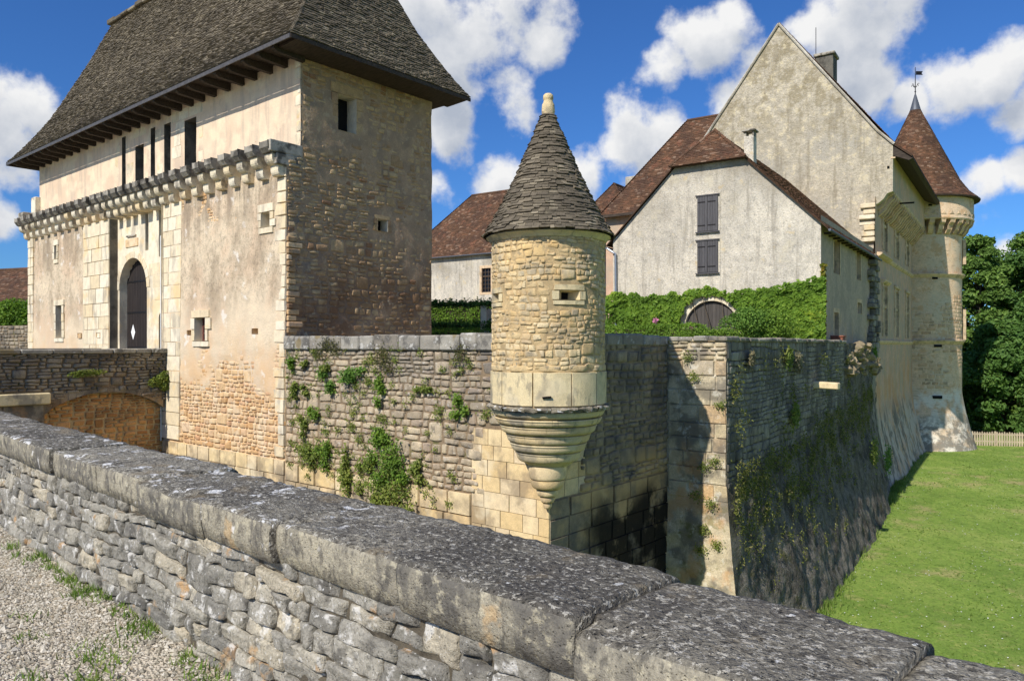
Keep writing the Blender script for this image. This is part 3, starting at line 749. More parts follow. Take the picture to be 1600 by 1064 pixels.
def build_ground():
    n = NT('lawn_ground')
    c = n.ramp(n.noise(.35, 5, .6), [(.3, S(116,142,60)), (.5, S(132,158,66)), (.7, S(154,170,84))])
    c = n.mix(n.step(n.noise(.5, 5, .6), .54, .70, 0, .85), c, S(178,166,112))
    c = n.mix(n.step(n.noise(3.2, 5, .7), .5, .66, 0, .6), c, S(92,120,46))
    c = n.mix(n.step(n.noise(5., 5, .7), .54, .68, 0, .6), c, S(176,176,98))
    wv_ = n.new('ShaderNodeTexWave'); wv_.inputs['Scale'].default_value = .32; wv_.inputs['Distortion'].default_value = 1.2; n.L(n.P, wv_.inputs['Vector'])
    c = n.mix(.22, c, n.ramp(wv_.outputs['Color'], [(.3, (.8,.85,.8,1)), (.7, (1.15,1.12,1.1,1))]), 'MULTIPLY')
    c = n.mix(.5, c, n.ramp(n.noise(14, 5, .7), [(.3, (.45,.5,.35,1)), (.7, (1.45,1.4,1.3,1))]), 'MULTIPLY')
    n.bump(n.noise(30, 4), .8, .05)
    m = n.done(c, .95)
    near = np.unique(np.concatenate([np.linspace(-60, 110, 120)])); far = np.array([-2500, -1200, -600, -300, -150, -90])
    xs = np.concatenate([far, near, [160, 300, 600, 1200, 2500]])
    ys = np.concatenate([[-600, -200, -60, -20], np.linspace(-5, 110, 90), [160, 300, 700, 1500, 3500]])
    Y, X = np.meshgrid(ys, xs, indexing='ij')
    V = np.stack([X, Y, lawn_z(X, Y)], -1).reshape(-1, 3)
    na = len(xs); i, j = np.meshgrid(np.arange(len(ys)-1), np.arange(na-1), indexing='ij'); k = (i*na+j).ravel()
    o = mesh('ground', V, np.stack([k, k+1, k+1+na, k+na], 1), m, None, .5, True, 'structure')
    tag(o, 'mown green lawn in the moat, reaching to the trees', kind='structure')
    # grass blades on the part of the lawn in view
    rg = np.random.default_rng(4)
    nb = 60000
    yy = 15+45*rg.random(nb)**1.6; xx = 4+36*rg.random(nb)
    keep = (xx/yy > .30) & (xx/yy < .78); xx, yy = xx[keep], yy[keep]
    keep = xx < 55; nb = len(xx)
    C = np.stack([xx, yy, lawn_z(xx, yy)], -1)
    hgt = rg.uniform(.015, .035, nb)*(1+.8*(fbm(xx*.6, yy*.6, 0, 9, 3) > .15)); ang = rg.uniform(0, 2*PI, nb)
    wv = np.stack([np.cos(ang), np.sin(ang), np.zeros(nb)], -1)*(.016+.0006*yy)[:, None]
    tip = C+np.stack([rg.normal(0, .03, nb), rg.normal(0, .03, nb), hgt], -1)
    V = np.stack([C-wv, C+wv, tip], 1).reshape(-1, 3)
    F = np.arange(nb*3).reshape(-1, 3)
    o = mesh('lawn_grass', V, F, M['grass'], None, np.repeat(np.clip(rg.random(nb)*.8+.2*(fbm(xx*.25, yy*.25, 0, 2, 3)), 0, 1), 3), False)
    tag(o, 'short mown grass blades of the moat lawn', 'grass', kind='stuff')
    nf = 9000; u = rg.uniform(-9, 27, nf); A = np.array(MANOR)
    off = 1.62-.030*(u+9)+np.abs(rg.normal(0, .22, nf))-.12
    P = np.stack([off, u, np.zeros(nf)], -1) @ A[:3, :3].T+A[:3, 3]; P[:, 2] = lawn_z(P[:, 0], P[:, 1])
    an = rg.uniform(0, 6.28, nf); wv = np.stack([np.cos(an), np.sin(an), 0*an], -1)*.02
    hh = rg.uniform(.04, .22, nf)*(.5+np.clip(fbm(u*1.2, 0, 0, 77, 3)+.5, 0, 1.2)); tip = P+np.stack([rg.normal(0, .05, nf), rg.normal(0, .05, nf), hh], -1)
    o = mesh('wall_foot_grass', np.stack([P-wv, P+wv, tip], 1).reshape(-1, 3), np.arange(nf*3).reshape(-1, 3), M['grass'], None, np.repeat(rg.random(nf), 3))
    tag(o, 'longer uncut grass along the foot of the bastion', 'grass', kind='stuff')
    nd = 900; yy = 16+30*rg.random(nd); xx = yy*rg.uniform(.36, .74, nd)
    C = np.stack([xx, yy, lawn_z(xx, yy)+.04], -1)
    V, F, T = leaves(C, np.tile((0., 0., 1.), (nd, 1)), (.025, .045), rg, .2, 1.)
    o = mesh('lawn_daisies', V, F, M['white'], None, T); tag(o, 'white daisies sprinkled over the moat lawn', 'daisies', kind='stuff')
build_ground()

def poly_slab(name, pts, z0, z1, mat, kind='structure'):
    mb = MB(); mb.prism(pts, lambda a, b, d: (a, b, d), z1, z0)
    return mb.build(name, mat, None, kind=kind)

def world_pt(fr, x, y):
    v = fr @ Vector((x, y, 0)); return (v.x, v.y)

def build_terrace():
    n = NT('terrace_earth')
    c = n.ramp(n.noise(1.2, 6), [(.3, S(120,110,84)), (.6, S(146,134,104)), (.75, S(96,112,50))])
    m = n.done(c, .95)
    pts = [world_pt(GATE, -34, .5), world_pt(GATE, 8.7, .5), world_pt(GATE, 8.7, 5.3), world_pt(GATE, 10.3, 5.3), world_pt(MANOR, .1, -12.2),
           world_pt(MANOR, -.5, 12), world_pt(MANOR, -.5, 45), world_pt(MANOR, -70, 45), world_pt(MANOR, -80, 10)]
    poly_slab('terrace', pts, -9, -.35, m)
build_terrace()

# ================================================================== NEAR PARAPET (where the photographer stands)
TOP = -.87
def build_near():
    t = Thing('parapet_wall', NEAR, (-4, .3, -1.85), 'low grey rubble parapet with worn coping slabs crossing the foreground', 'wall')
    X0, X1 = -13.0, 4.0
    f = front(.05)
    # rubble face
    Q = rubble(X0, X1, -1.95, TOP-.195, (.19, .33), (.12, .46), 11, warp=.05, big=.14, gap=.006, rows=(1, 2, 3))
    near = (Q[:, :, 0].max(1) > -8.5)
    stones(t, NEAR, Q[near], f, M['near_stone'], 5, depth=(.020, .045), sink=.045, n=(11, 9), edge=.95, rnd=.05, rough=.020, wig=.016, tilt=.008, moat=False, mass='rubble_stone', freq=9, flat=False, ring=.7)
    stones(t, NEAR, Q[~near], f, M['near_stone'], 6, depth=(.03, .07), n=(3, 3), wig=.012, limit=0, moat=False)
    sheet('mortar', t, X0, X1, -1.95, TOP-.17, .05, f, lambda u, v: .004+.012*fbm(u*7, v*7, 0, 5, 3), M['near_mortar'])
    mb = MB().box(X0, X1, .31, .58, -9, TOP-.19); mb.build('core', M['near_mortar'], t)
    # moat side of the wall
    mb = MB().box(X0, X1, .585, .60, -9, TOP-.185); mb.build('moat_face', M['rampart_mortar'], t)
    # coping slabs
    cuts = [3.0, 1.9, .79, -.08, -1.0, -1.98, -2.75, -3.72, -4.62, -5.65, -6.55, -7.6, -8.6, -9.7, -10.8, -12, -13]
    R = random.Random(3)
    for i, (b, a) in enumerate(zip(cuts[:-1], cuts[1:])):
        # displaced block: top sheet and rounded front edge from one profile swept along x
        nx = max(18, int((b-a)/.025)); us = np.linspace(a+.0025, b-.0025, nx)
        prof = [(.045, TOP-.215), (.0, TOP-.205), (-.012, TOP-.13), (-.014, TOP-.04), (-.010, TOP-.014), (.006, TOP-.003), (.04, TOP)]
        prof += [(y, TOP) for y in np.arange(.08, .60, .035)]+[(.625, TOP-.01), (.65, TOP-.035), (.66, TOP-.10), (.655, TOP-.18), (.6, TOP-.195)]
        dz = R.uniform(-.018, .016)-(.035 if i == 1 else 0); dy = R.uniform(-.022, .022); tw = R.uniform(-.012, .012)
        pr = np.array(prof); U = us[:, None]+0*pr[None, :, 0]; Y = pr[None, :, 0]+0*us[:, None]; Z = pr[None, :, 1]+0*us[:, None]
        e = np.minimum(us-us[0], us[-1]-us)/.022; endr = (1-np.clip(e, 0, 1))**2
        nz = fbm(U*4, Y*4, Z*4, 20, 4)*.011+fbm(U*14, Y*14, Z*14, 21, 3)*.010
        fr_w = np.where(Y < .1, 1.6, 1.0)
        Zz = Z+dz+tw*(Y-.3)+nz*(Z > TOP-.17)-.007*endr[:, None]*(Z > TOP-.1)
        Yy = Y+dy-np.where(Y < .06, 1, 0)*nz*1.5*(Z > TOP-.19)+np.where(Y < .1, .007, 0)*endr[:, None]-np.where(Y > .6, -1, 0)*nz*1.4
        chip = sstep(.35, .6, fbm(U*2.3, 0, 0, 33+i, 3))*np.where((Y < .09) & (Z > TOP-.1), 1, 0)
        Zz = Zz-.022*chip; Yy = Yy+.012*chip
        V = np.stack([U, Yy, Zz], -1).reshape(-1, 3); m = len(prof)
        ii, jj = np.meshgrid(np.arange(nx-1), np.arange(m-1), indexing='ij'); k = (ii*m+jj).ravel()
        F = [[q, q+m, q+m+1, q+1] for q in k]
        F += [list(range(m)), [(nx-1)*m+q for q in range(m)][::-1]]
        o = mesh('coping_slab', V, F, M['near_coping'], t, R.random(), True)
        o.data.materials.append(M['near_coping_face'])
        mi = np.zeros(len(F), np.int32); mi[:-2] = (jj.ravel() < 4)
        o.data.polygons.foreach_set('material_index', mi)
build_near()

def build_gravel():
    n = NT('gravel_ground')
    c = n.ramp(n.noise(1.6, 6), [(.3, S(162,150,128)), (.55, S(188,176,154)), (.7, S(202,190,168))])
    c = n.mix(n.step(n.noise(1.1, 5), .58, .66), c, S(136,118,92))
    c = n.mix(.5, c, n.ramp(n.voro(60), [(0, (.5,.5,.5,1)), (.5, (1.3,1.3,1.3,1))]), 'MULTIPLY')
    n.bump(n.voro(55), .9, .02)
    m = n.done(c, .95)
    xs = np.concatenate([[-60, -30], np.linspace(-14, 5, 140), [15, 40]]); ys = np.concatenate([[-60, -25, -12], np.linspace(-7, .2, 60)])
    Y, X = np.meshgrid(ys, xs, indexing='ij')
    def gz(x, y): return -1.85+.03*fbm(x*.7, y*.7, 0, 8, 3)+.05*sstep(-.35, .05, y)
    V = np.stack([X, Y, gz(X, Y)], -1).reshape(-1, 3); na = len(xs)
    i, j = np.meshgrid(np.arange(len(ys)-1), np.arange(na-1), indexing='ij'); k = (i*na+j).ravel()
    o = mesh('gravel_path', V, np.stack([k, k+1, k+1+na, k+na], 1), m, None, .5, True, fr=NEAR)
    tag(o, 'pale gravel path along the foot of the near parapet', kind='structure')
    mb = MB().box(-60, 40, -60, .1, -9.2, -2.3); mb.build('bank', m, None, kind='structure', fr=NEAR)
    # loose gravel
    rg = np.random.default_rng(2); N0 = 60000
    x = rg.uniform(-8.6, -1.2, N0); y = -3.2*rg.random(N0)
    dirt = sstep(.1, .35, fbm(x*.9+3, y*.9, 0, 41, 3))*.8+.75*np.exp(-(((x+2.9)/.75)**2+((y+.42)/.32)**2))
    keep = rg.random(N0) > dirt; x, y = x[keep], y[keep]; N0 = len(x)
    r = rg.uniform(.006, .015, N0)*(1+.7*(rg.random(N0) > .93))
    oc = np.array([(1,0,0),(0,1,0),(-1,0,0),(0,-1,0),(0,0,.75),(0,0,-.6)], float)
    F8 = np.array([(0,1,4),(1,2,4),(2,3,4),(3,0,4),(1,0,5),(2,1,5),(3,2,5),(0,3,5)])
    P = oc[None]*r[:, None, None]*(1+rg.uniform(-.35, .35, (N0, 6, 1)))
    a = rg.uniform(0, 6.28, N0); ca, sa = np.cos(a)[:, None], np.sin(a)[:, None]
    P = np.stack([P[..., 0]*ca*1.25-P[..., 1]*sa, P[..., 0]*sa*1.25+P[..., 1]*ca, P[..., 2]], -1)
    P += np.stack([x, y, gz(x, y)+r*.3], -1)[:, None]
    pm = stone_mat('pebble', [(0, S(146,138,120)), (.4, S(182,173,154)), (.8, S(208,200,183)), (1, S(162,146,118))], fine=(60, .2), bump=(60, .3, .004))
    o = mesh('gravel', P.reshape(-1, 3), (F8[None]+(np.arange(N0)*6)[:, None, None]).reshape(-1, 3), pm, None, np.repeat(rg.random(N0), 6), False, fr=NEAR)
    tag(o, 'loose pale gravel pebbles beside the near parapet', 'gravel', kind='stuff')
    # tufts of grass in the gravel and along the foot of the wall
    parts = []
    cl = [(rg.uniform(-7, -2), -rg.uniform(0, .12), .05, 30) for _ in range(26)]+[(rg.uniform(-6.2, -2.2), -rg.uniform(.2, 1.6), .08, 22) for _ in range(20)]+[(-3.35, -.35, .14, 110), (-3.0, -.55, .12, 80), (-3.3, -.75, .1, 50), (-2.62, -.08, .1, 90), (-3.55, -.06, .1, 100), (-4.6, -.04, .1, 90)]
    for cx, cy, s, k in cl:
        q = np.stack([rg.normal(cx, s, k), np.minimum(rg.normal(cy, s*.6, k), .02)], -1)
        b = np.stack([q[:, 0], q[:, 1], gz(q[:, 0], q[:, 1])], -1); an = rg.uniform(0, 6.28, k)
        wv = np.stack([np.cos(an), np.sin(an), 0*an], -1)*.006; tip = b+np.stack([rg.normal(0, .025, k), rg.normal(0, .025, k), rg.uniform(.02, .075, k)], -1)
        parts.append((np.stack([b-wv, b+wv, tip], 1).reshape(-1, 3), np.arange(k*3).reshape(-1, 3), np.repeat(rg.random(k), 3)))
    V, F, T = merge(parts)
    o = mesh('gravel_grass', V, F, M['grass'], None, T, False, fr=NEAR)
    tag(o, 'small grass tufts sprouting in the gravel', 'grass', kind='stuff')
build_gravel()
# ================================================================== GATEHOUSE
def recess(name, parent, x0, x1, z0, z1, y0, d, rev_mat, back_mat=None, fn=None, back=True):
    """an opening: four reveals going in from y0 by d, and its dark end"""
    fn = fn or (lambda a, b, c: (a, y0+c, b))
    mb = MB()
    c = [(x0, z0), (x1, z0), (x1, z1), (x0, z1)]
    V = [fn(a, b, -.004) for a, b in c]+[fn(a, b, d) for a, b in c]
    mb.add(V, [(0, 1, 5, 4), (1, 2, 6, 5), (2, 3, 7, 6), (3, 0, 4, 7)])
    o = mb.build(name, rev_mat, parent)
    if back:
        mb = MB(); mb.add([fn(a, b, d-.003) for a, b in c], [(0, 1, 2, 3)])
        mb.build('opening', back_mat or M['dark'], o)
    return o

def surround(parent, x0, x1, z0, z1, fmap, fr, mat, seed, jamb=.22, head=.24, proud=(.012, .03), name='surround_block', sill=True, course=.34):
    R = random.Random(seed); Q = []
    g = .005
    z = z0
    n = max(2, round((z1-z0)/course))
    for s in (0, 1):
        for i in range(n):
            a, b = z0+(z1-z0)*i/n, z0+(z1-z0)*(i+1)/n
            w = jamb*R.uniform(.75, 1.7)
            if s == 0: Q.append([(x0-w, a+g), (x0, a+g), (x0, b-g), (x0-w, b-g)])
            else: Q.append([(x1, a+g), (x1+w, a+g), (x1+w, b-g), (x1, b-g)])
    w = jamb*1.2
    Q.append([(x0-w, z1+g), (x1+w, z1+g), (x1+w, z1+head), (x0-w, z1+head)])
    if sill: Q.append([(x0-w*.8, z0-.17), (x1+w*.8, z0-.17), (x1+w*.8, z0-g), (x0-w*.8, z0-g)])
    stones(parent, fr, np.array(Q), fmap, mat, seed, name=name, depth=proud, sink=.06, n=(3, 3), edge=.95, rnd=.01, rough=.005, moat=False)

def build_gatehouse():
    t = Thing('gatehouse', GATE, (-10, 2.8, -7.5), 'tall plastered stone gatehouse with steep slate roof and row of corbels', 'gatehouse')
    fr = GATE
    f0 = front(0.0)
    # ---- lower front wall (x -20.05 .. -7.25 and right part), gate field between
    holesR = [(-4.94, -4.28, .14, .88), (-1.18, -.74, 3.37, 3.80), (-5.5, -5.2, .34, .50), (-1.66, -1.34, .34, .50)]
    holesL = [(-16.66, -16.05, .32, 1.66), (-16.95, -16.68, 3.62, 4.2)]
    def plaster(u, v):
        n = fbm(u*.9, v*.9, 0, 12, 4)
        lost = sstep(.1, -1.9, v+1.5*n+.5*fbm(u*3.5, v*3.5, 0, 13, 3))                 # plaster has fallen off low down
        lost2 = sstep(-.35, .05, u+.35*n)*sstep(.5, 1.2, v)*.9  # and along the right corner
        lost3 = sstep(.25, .5, fbm(u*1.3, v*1.3, 4, 31, 4))*sstep(3.6, 4.2, v)
        lo = np.maximum(np.maximum(lost, lost2), lost3*.9)
        return .045-.075*lo+.012*fbm(u*3, v*3, 0, 14, 3)-.0*v
    # the lower wall leans in slightly: 6 cm towards its top
    bat = lambda u, v, w: f0(u, v, w-.012*np.asarray(v))
    sheet('front_wall', t, -7.25, 0.0, -7.6, 5.3, .085, bat, plaster, M['gate_plaster'], holesR)
    sheet('front_wall', t, -20.05, -11.48, -7.6, 5.3, .11, bat, lambda u, v: .03+.012*fbm(u*2, v*2, 0, 14, 3), M['gate_plaster'], holesL)
    # rubble showing through the plaster
    Q = rubble(-6.2, 0, -3.15, 1.2, (.24, .44), (.16, .42), 51, warp=.03, big=.12, gap=.02, holes=[(h[0]-.25, h[1]+.25, h[2]-.2, h[3]+.25) for h in holesR])
    stones(t, fr, Q, bat, M['ochre_stone'], 52, depth=(.006, .030), sink=.05, n=(3, 3), rnd=.22, rough=.009, wig=.01)
    Q = rubble(-6.2, -.55, 3.75, 5.0, (.22, .36), (.14, .36), 53, holes=[(h[0]-.25, h[1]+.25, h[2]-.2, h[3]+.25) for h in holesR])
    stones(t, fr, Q, bat, M['ochre_stone'], 54, depth=(.012, .028), n=(3, 3), rough=.009, wig=.01, limit=80)
    # ashlar plinth
    Q = ashlar(-7.2, 0, -7.5, -3.18, .44, (.5, .95), 55)
    stones(t, fr, Q, f0, M['foot_ashlar'], 56, name='plinth_block', depth=(.07, .085), n=(3, 2), edge=.95, rnd=.01, rough=.008)
    # quoins of the right corner and of the gate
    R = random.Random(7); Qq = []
    z = -3.1
    while z < 4.7:
        h = R.uniform(.26, .42); w = R.choice((.28, .45, .3, .55)); Qq.append([(-w, z), (0.0, z), (0.0, z+h-.012), (-w, z+h-.012)]); z += h
    stones(t, fr, np.array(Qq), bat, M['gate_ashlar'], 57, name='quoin', depth=(.05, .07), n=(3, 3), edge=.92, rnd=.06, rough=.012, wig=.008)
    Q = ashlar(-7.24, -5.95, -3.1, 4.75, .47, (.55, .8), 58, holes=[(-5.5, -5.2, .3, .55)])
    stones(t, fr, Q, bat, M['gate_ashlar'], 59, name='ashlar_block', depth=(.066, .078), n=(3, 3), edge=.96, rnd=.008, rough=.006)
    Q = ashlar(-13.9, -11.49, -1.5, 4.75, .5, (.6, 1.05), 60, gap=.01)
    stones(t, fr, Q, f0, M['gate_ashlar'], 61, name='ashlar_block', depth=(.05, .06), n=(3, 2), edge=.97, rnd=.005, rough=.006)
    Q = ashlar(-20.05, -19.4, -1.5, 4.75, .42, (.35, .7), 62)
    stones(t, fr, Q, f0, M['gate_ashlar'], 63, name='quoin', depth=(.05, .06), n=(3, 2), edge=.95, rnd=.02)
    # ---- gate field, set back .28
    yF = .28
    def arch(cx, r, z0, spring, n=18, pointed=1.0):
        pts = [(cx-r, z0)]+[(cx-r*math.cos(PI*i/n), spring+pointed*r*math.sin(PI*i/n)) for i in range(n+1)]+[(cx+r, z0)]
        return pts
    A = arch(-10.2, 1.13, -1.1, 2.08)
    SD = arch(-7.95, .22, -1.1, .95, 8)
    rect = lambda a, b, p, q: [(a, p), (b, p), (b, q), (a, q)]
    mb = MB(); mb.plate([(-11.48, -1.2), (-7.25, -1.2), (-7.25, 5.2), (-11.48, 5.2)],
                        [A, SD, rect(-9.2, -8.95, 3.4, 4.95), rect(-8.16, -7.82, 3.1, 4.95)], lambda a, b, d: (a, yF-d, b), 0, .34)
    mb.build('gate_field', M['gate_ashlar'], t)
    for a, b, p, q in ((-9.2, -8.95, 3.4, 4.95), (-8.16, -7.82, 3.1, 4.95)):
        MB().add([(a, yF+.335, p), (b, yF+.335, p), (b, yF+.335, q), (a, yF+.335, q)], [(0, 1, 2, 3)]).build('drawbridge_slot', M['dark_and_shaded_stone'], t)
    Q = ashlar(-11.46, -7.27, -1.1, 5.1, .44, (.5, .9), 64, gap=.006, holes=[(-11.38, -9.02, -1.2, 3.3), (-9.24, -8.91, 3.35, 5), (-8.2, -7.78, 3.05, 5), (-8.2, -7.7, -1.2, 1.25), (-11.2, -9.6, 3.4, 4.35)])
    stones(t, fr, Q, front(yF), M['gate_ashlar'], 65, name='ashlar_block', depth=(.006, .014), sink=.02, n=(3, 2), edge=.97, rnd=.005, rough=.004)
    mb = MB().add([(-11.48, 0.05-.06, -1.2), (-11.48, yF, -1.2), (-11.48, yF, 5.2), (-11.48, -.01, 5.2)], [(0, 1, 2, 3)]); mb.build('gate_reveal', M['dark_and_shaded_stone'], t)  # reveal coloured dark for its shade; the opposite one stays ashlar
    mb = MB().add([(-7.25, -.06, -1.2), (-7.25, yF, -1.2), (-7.25, yF, 5.2), (-7.25, -.06, 5.2)], [(3, 2, 1, 0)]); mb.build('gate_reveal', M['gate_ashlar'], t)
    # arch stones
    for i in range(11):
        a0, a1 = PI*i/11, PI*(i+1)/11; r0, r1 = 1.135, 1.36; e = .008
        pl = [(-10.2-r*math.cos(a), 2.08+r*math.sin(a)) for r, a in ((r0, a0+e), (r0, (a0+a1)/2), (r0, a1-e), (r1, a1-e), (r1, (a0+a1)/2), (r1, a0+e))]
        MB().prism(pl, lambda a, b, d: (a, yF-d, b), .022, -.05, R.random()).build('arch_stone', M['gate_ashlar'], t)
    # carved plaque
    MB().box(-10.75, -9.75, yF-.035, yF+.02, 3.62, 3.92).build('plaque', M['ochre_stone'], t, bevel=.01)
    MB().box(-10.65, -9.9, yF-.06, yF+.02, 4.0, 4.05).build('plaque_hood', M['corbel_cap'], t)
    # wooden gate
    MB().add([(-11.5, yF+.345, -1.2), (-8.9, yF+.345, -1.2), (-8.9, yF+.345, 3.4), (-11.5, yF+.345, 3.4)], [(0, 1, 2, 3)]).build('gate_backing', M['dark'], t)
    gate = MB().prism(arch(-10.2, 1.12, -1.1, 2.08), lambda a, b, d: (a, yF+.30+d, b), 0, .03).build('gate_door', M['door_wood'], t)
    for i in range(10):
        x = -11.3+i*.222; xc = x+.11-(-10.2); top = 2.08+math.sqrt(max(0.02, 1.1**2-min(xc*xc, 1.1**2)))
        MB().box(x+.006, x+.214, yF+.262, yF+.302, -1.1, top-.02, R.random()).build('plank', M['door_wood'], gate, bevel=.006)
    for z in (-.1, 1.2, 2.35):
        MB().box(-11.25, -9.15, yF+.25, yF+.27, z, z+.06).build('strap', M['iron'], gate)
    MB().add([(-8.25, yF+.335, -1.2), (-7.65, yF+.335, -1.2), (-7.65, yF+.335, 1.25), (-8.25, yF+.335, 1.25)], [(0, 1, 2, 3)]).build('wicket_door', M['door_wood'], t)
    # ---- openings of the lower front
    def win(x0, x1, z0, z1, y0, d, seed, sill=True, jamb=.2, mat='gate_ashlar', bars=None):
        o = recess('window', t, x0, x1, z0, z1, y0-.05, d+.05, M[mat])
        surround(t, x0, x1, z0, z1, front(y0-.035), fr, M['gate_ashlar'], seed, jamb=jamb, sill=sill)
        if bars == 'casement':
            for (a, b, p, q) in ((x0, x0+.06, z0, z1), (x1-.06, x1, z0, z1), (x0, x1, z0, z0+.06), (x0, x1, z1-.06, z1), (x0+.30, x0+.35, z0, z1), (x0, x1, z0+.24, z0+.275), (x0, x1, z0+.48, z0+.515)):
                MB().box(a, b, y0+d-.06, y0+d-.02, p, q).build('casement_bar', M['red_frame'], o)
        if bars == 'panel':
            MB().box(x0+.16, x1, y0+d-.05, y0+d-.02, z0, z1).build('window_shutter', M['frame'], o)
    win(-4.94, -4.28, .14, .88, -.04, .28, 71, bars='casement')
    win(-1.18, -.74, 3.37, 3.80, 0, .3, 72, jamb=.16)
    win(-16.66, -16.05, .32, 1.66, -.02, .3, 73, bars='panel')
    win(-16.95, -16.68, 3.62, 4.2, .02, .3, 74, jamb=.12)
    for x in (-5.35, -1.5):
        recess('putlog_hole', t, x-.16, x+.16, .34, .50, -.05, .2, M['ochre_stone'], M['ochre_stone'])
    for x in (-14.2, -12.4):
        recess('putlog_hole', t, x-.16, x+.16, .3, .5, -.068, .03, M['ochre_stone'], M['ochre_stone'])
    # ---- corbels of the wall walk: three tiers each, rounded noses
    xs = [-.26-.752*i for i in range(9)]+[-6.95-.60*i for i in range(8)]+[-11.75-.742*i for i in range(12)]
    for x in xs:
        c = None
        w = .17*R.uniform(.92, 1.08)
        for k, (pr, z0, z1) in enumerate(((.20, 4.72, 5.02), (.38, 5.0, 5.30), (.54, 5.30, 5.60))):
            nose = [(.6, z0), (-pr*.35, z0)]
            if k < 2:
                nose = [(.6, z0), (-pr*.5, z0)]+[(-pr*.5-(pr*.5)*math.sin(PI/2*i/5), z0+(z1-z0)*.62*(1-math.cos(PI/2*i/5))) for i in range(1, 6)]+[(-pr, z1-.01), (.6, z1-.01)]
            else:
                nose = [(.6, z0), (-pr+.10, z0), (-pr+.02, z0+.10), (-pr, z0+.13), (-pr, z1), (.6, z1)]
            ww = w*(1.12 if k == 2 else 1.0)
            jx = R.uniform(-.012, .012)
            mb = MB().prism(nose, lambda a, b, d: (d, a, b), x+jx-ww, x+jx+ww, R.random())
            if c is None: c = mb.build('corbel', M['corbel_stone'], t, bevel=.012)
            else: mb.build('corbel_tier' if k == 1 else 'corbel_cap', M['corbel_stone'] if k == 1 else M['corbel_cap'], c, bevel=.012)
    # end block of the wall walk at the corner, and the stub of parapet at the far end
    MB().box(-.10, .012, -.50, .55, 5.32, 5.64).build('corbel_end_block', M['corbel_cap'], t, bevel=.02)
    MB().box(-.16, .010, -.30, .5, 5.0, 5.30).build('corbel_end_block', M['corbel_cap'], t, bevel=.02)
    MB().box(-20.6, -20.0, -.25, .15, 5.3, 5.95).build('parapet_stub', M['corbel_cap'], t, bevel=.02)
    MB().box(-20.55, -20.05, .25, .9, 5.3, 6.7).build('parapet_stub', M['corbel_stone'], t, bevel=.02)
    MB().box(-20.05, -.0, .02, .56, 5.2, 5.34).build('wall_walk', M['corbel_cap'], t)
    # ---- upper front wall at y .5
    yU = .5
    hu = [(-11.57, -11.25, 5.62, 7.9), (-10.43, -9.75, 5.6, 7.36), (-9.19, -8.85, 5.6, 7.8), (-8.16, -7.68, 5.6, 7.75), (-6.69, -5.9, 5.62, 7.6)]
    fu = front(yU)
    sheet('upper_wall', t, -20.17, 0.0, 5.3, 8.75, .12, fu, lambda u, v: .03+.01*fbm(u*2, v*2, 0, 19, 3)-.045*sstep(.2, .45, fbm(u*1.1, v*1.5, 2, 23, 4))*sstep(6.3, 5.8, v)*sstep(-6, -5, u), M['gate_upper'], hu)
    for i, (a, b, p, q) in enumerate(hu):
        o = recess('window' if i in (1, 4) else 'drawbridge_slot', t, a, b, p, q, yU-.03, .5 if i in (1, 4) else .34, M['dark_and_shaded_stone'], M['door_wood'] if i in (1, 4) else M['dark_and_shaded_stone'])  # reveals coloured dark to paint in their shade
    Qs = ashlar(-12.2, -5.45, 5.62, 8.05, .42, (.4, .72), 81, holes=[(a-.0, b+.0, p, q) for a, b, p, q in hu])
    stones(t, fr, Qs, fu, M['gate_ashlar'], 82, name='ashlar_block', depth=(.036, .046), n=(3, 2), edge=.96, rnd=.01, rough=.005)
    Q = rubble(-5.4, -.3, 5.5, 6.3, (.2, .32), (.14, .3), 83)
    stones(t, fr, Q, fu, M['ochre_stone'], 84, depth=(.012, .024), n=(3, 3), limit=60)
    z = 5.65; Qq = []
    while z < 8.3:
        h = R.uniform(.28, .42); w = R.choice((.2, .38, .28)); Qq.append([(-w, z), (0, z), (0, z+h-.012), (-w, z+h-.012)]); z += h
    stones(t, fr, np.array(Qq), fu, M['gate_ashlar'], 85, name='quoin', depth=(.03, .05), n=(3, 3), edge=.9, rnd=.08, rough=.014, wig=.012)
    # ---- right side wall: rubble half hidden by old render
    hs = [(1.74, 2.42, 6.36, 7.44), (3.24, 3.65, 3.56, 3.93)]
    fs = side(0.0)
    def render_(u, v):
        n = fbm(u*.8, v*.8, 0, 61, 4)
        k = np.maximum(sstep(-.12, .35, n+.12*sstep(6.5, 2., v)), sstep(.9, .2, u)*.9)
        return .030-.034*k+.016*fbm(u*2.6, v*2.6, 0, 63, 4)
    for (y0, z0, z1) in ((0.02, -.6, 5.3), (.5, 5.3, 8.75)):
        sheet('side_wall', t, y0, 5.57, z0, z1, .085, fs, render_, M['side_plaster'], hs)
    Q = rubble(.04, 5.57, -.2, 5.3, (.24, .46), (.2, .52), 91, warp=.04, gap=.03, holes=[(a-.28, b+.3, p-.25, q+.25) for a, b, p, q in hs])
    Q2 = rubble(.52, 5.57, 5.3, 8.6, (.24, .46), (.2, .5), 92, warp=.04, gap=.03, holes=[(a-.28, b+.3, p-.25, q+.25) for a, b, p, q in hs])
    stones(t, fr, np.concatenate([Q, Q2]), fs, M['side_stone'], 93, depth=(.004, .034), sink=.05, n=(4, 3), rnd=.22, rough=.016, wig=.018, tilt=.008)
    recess('window', t, 1.74, 2.42, 6.36, 7.44, 0, .45, M['gate_ashlar'], fn=lambda a, b, d: (.03-d, a, b))
    recess('window', t, 3.24, 3.65, 3.56, 3.93, 0, .35, M['gate_ashlar'], fn=lambda a, b, d: (.03-d, a, b))
    surround(t, 1.74, 2.42, 6.36, 7.44, side(.01), fr, M['side_stone'], 94, jamb=.22, head=.3, proud=(.02, .034), sill=False)
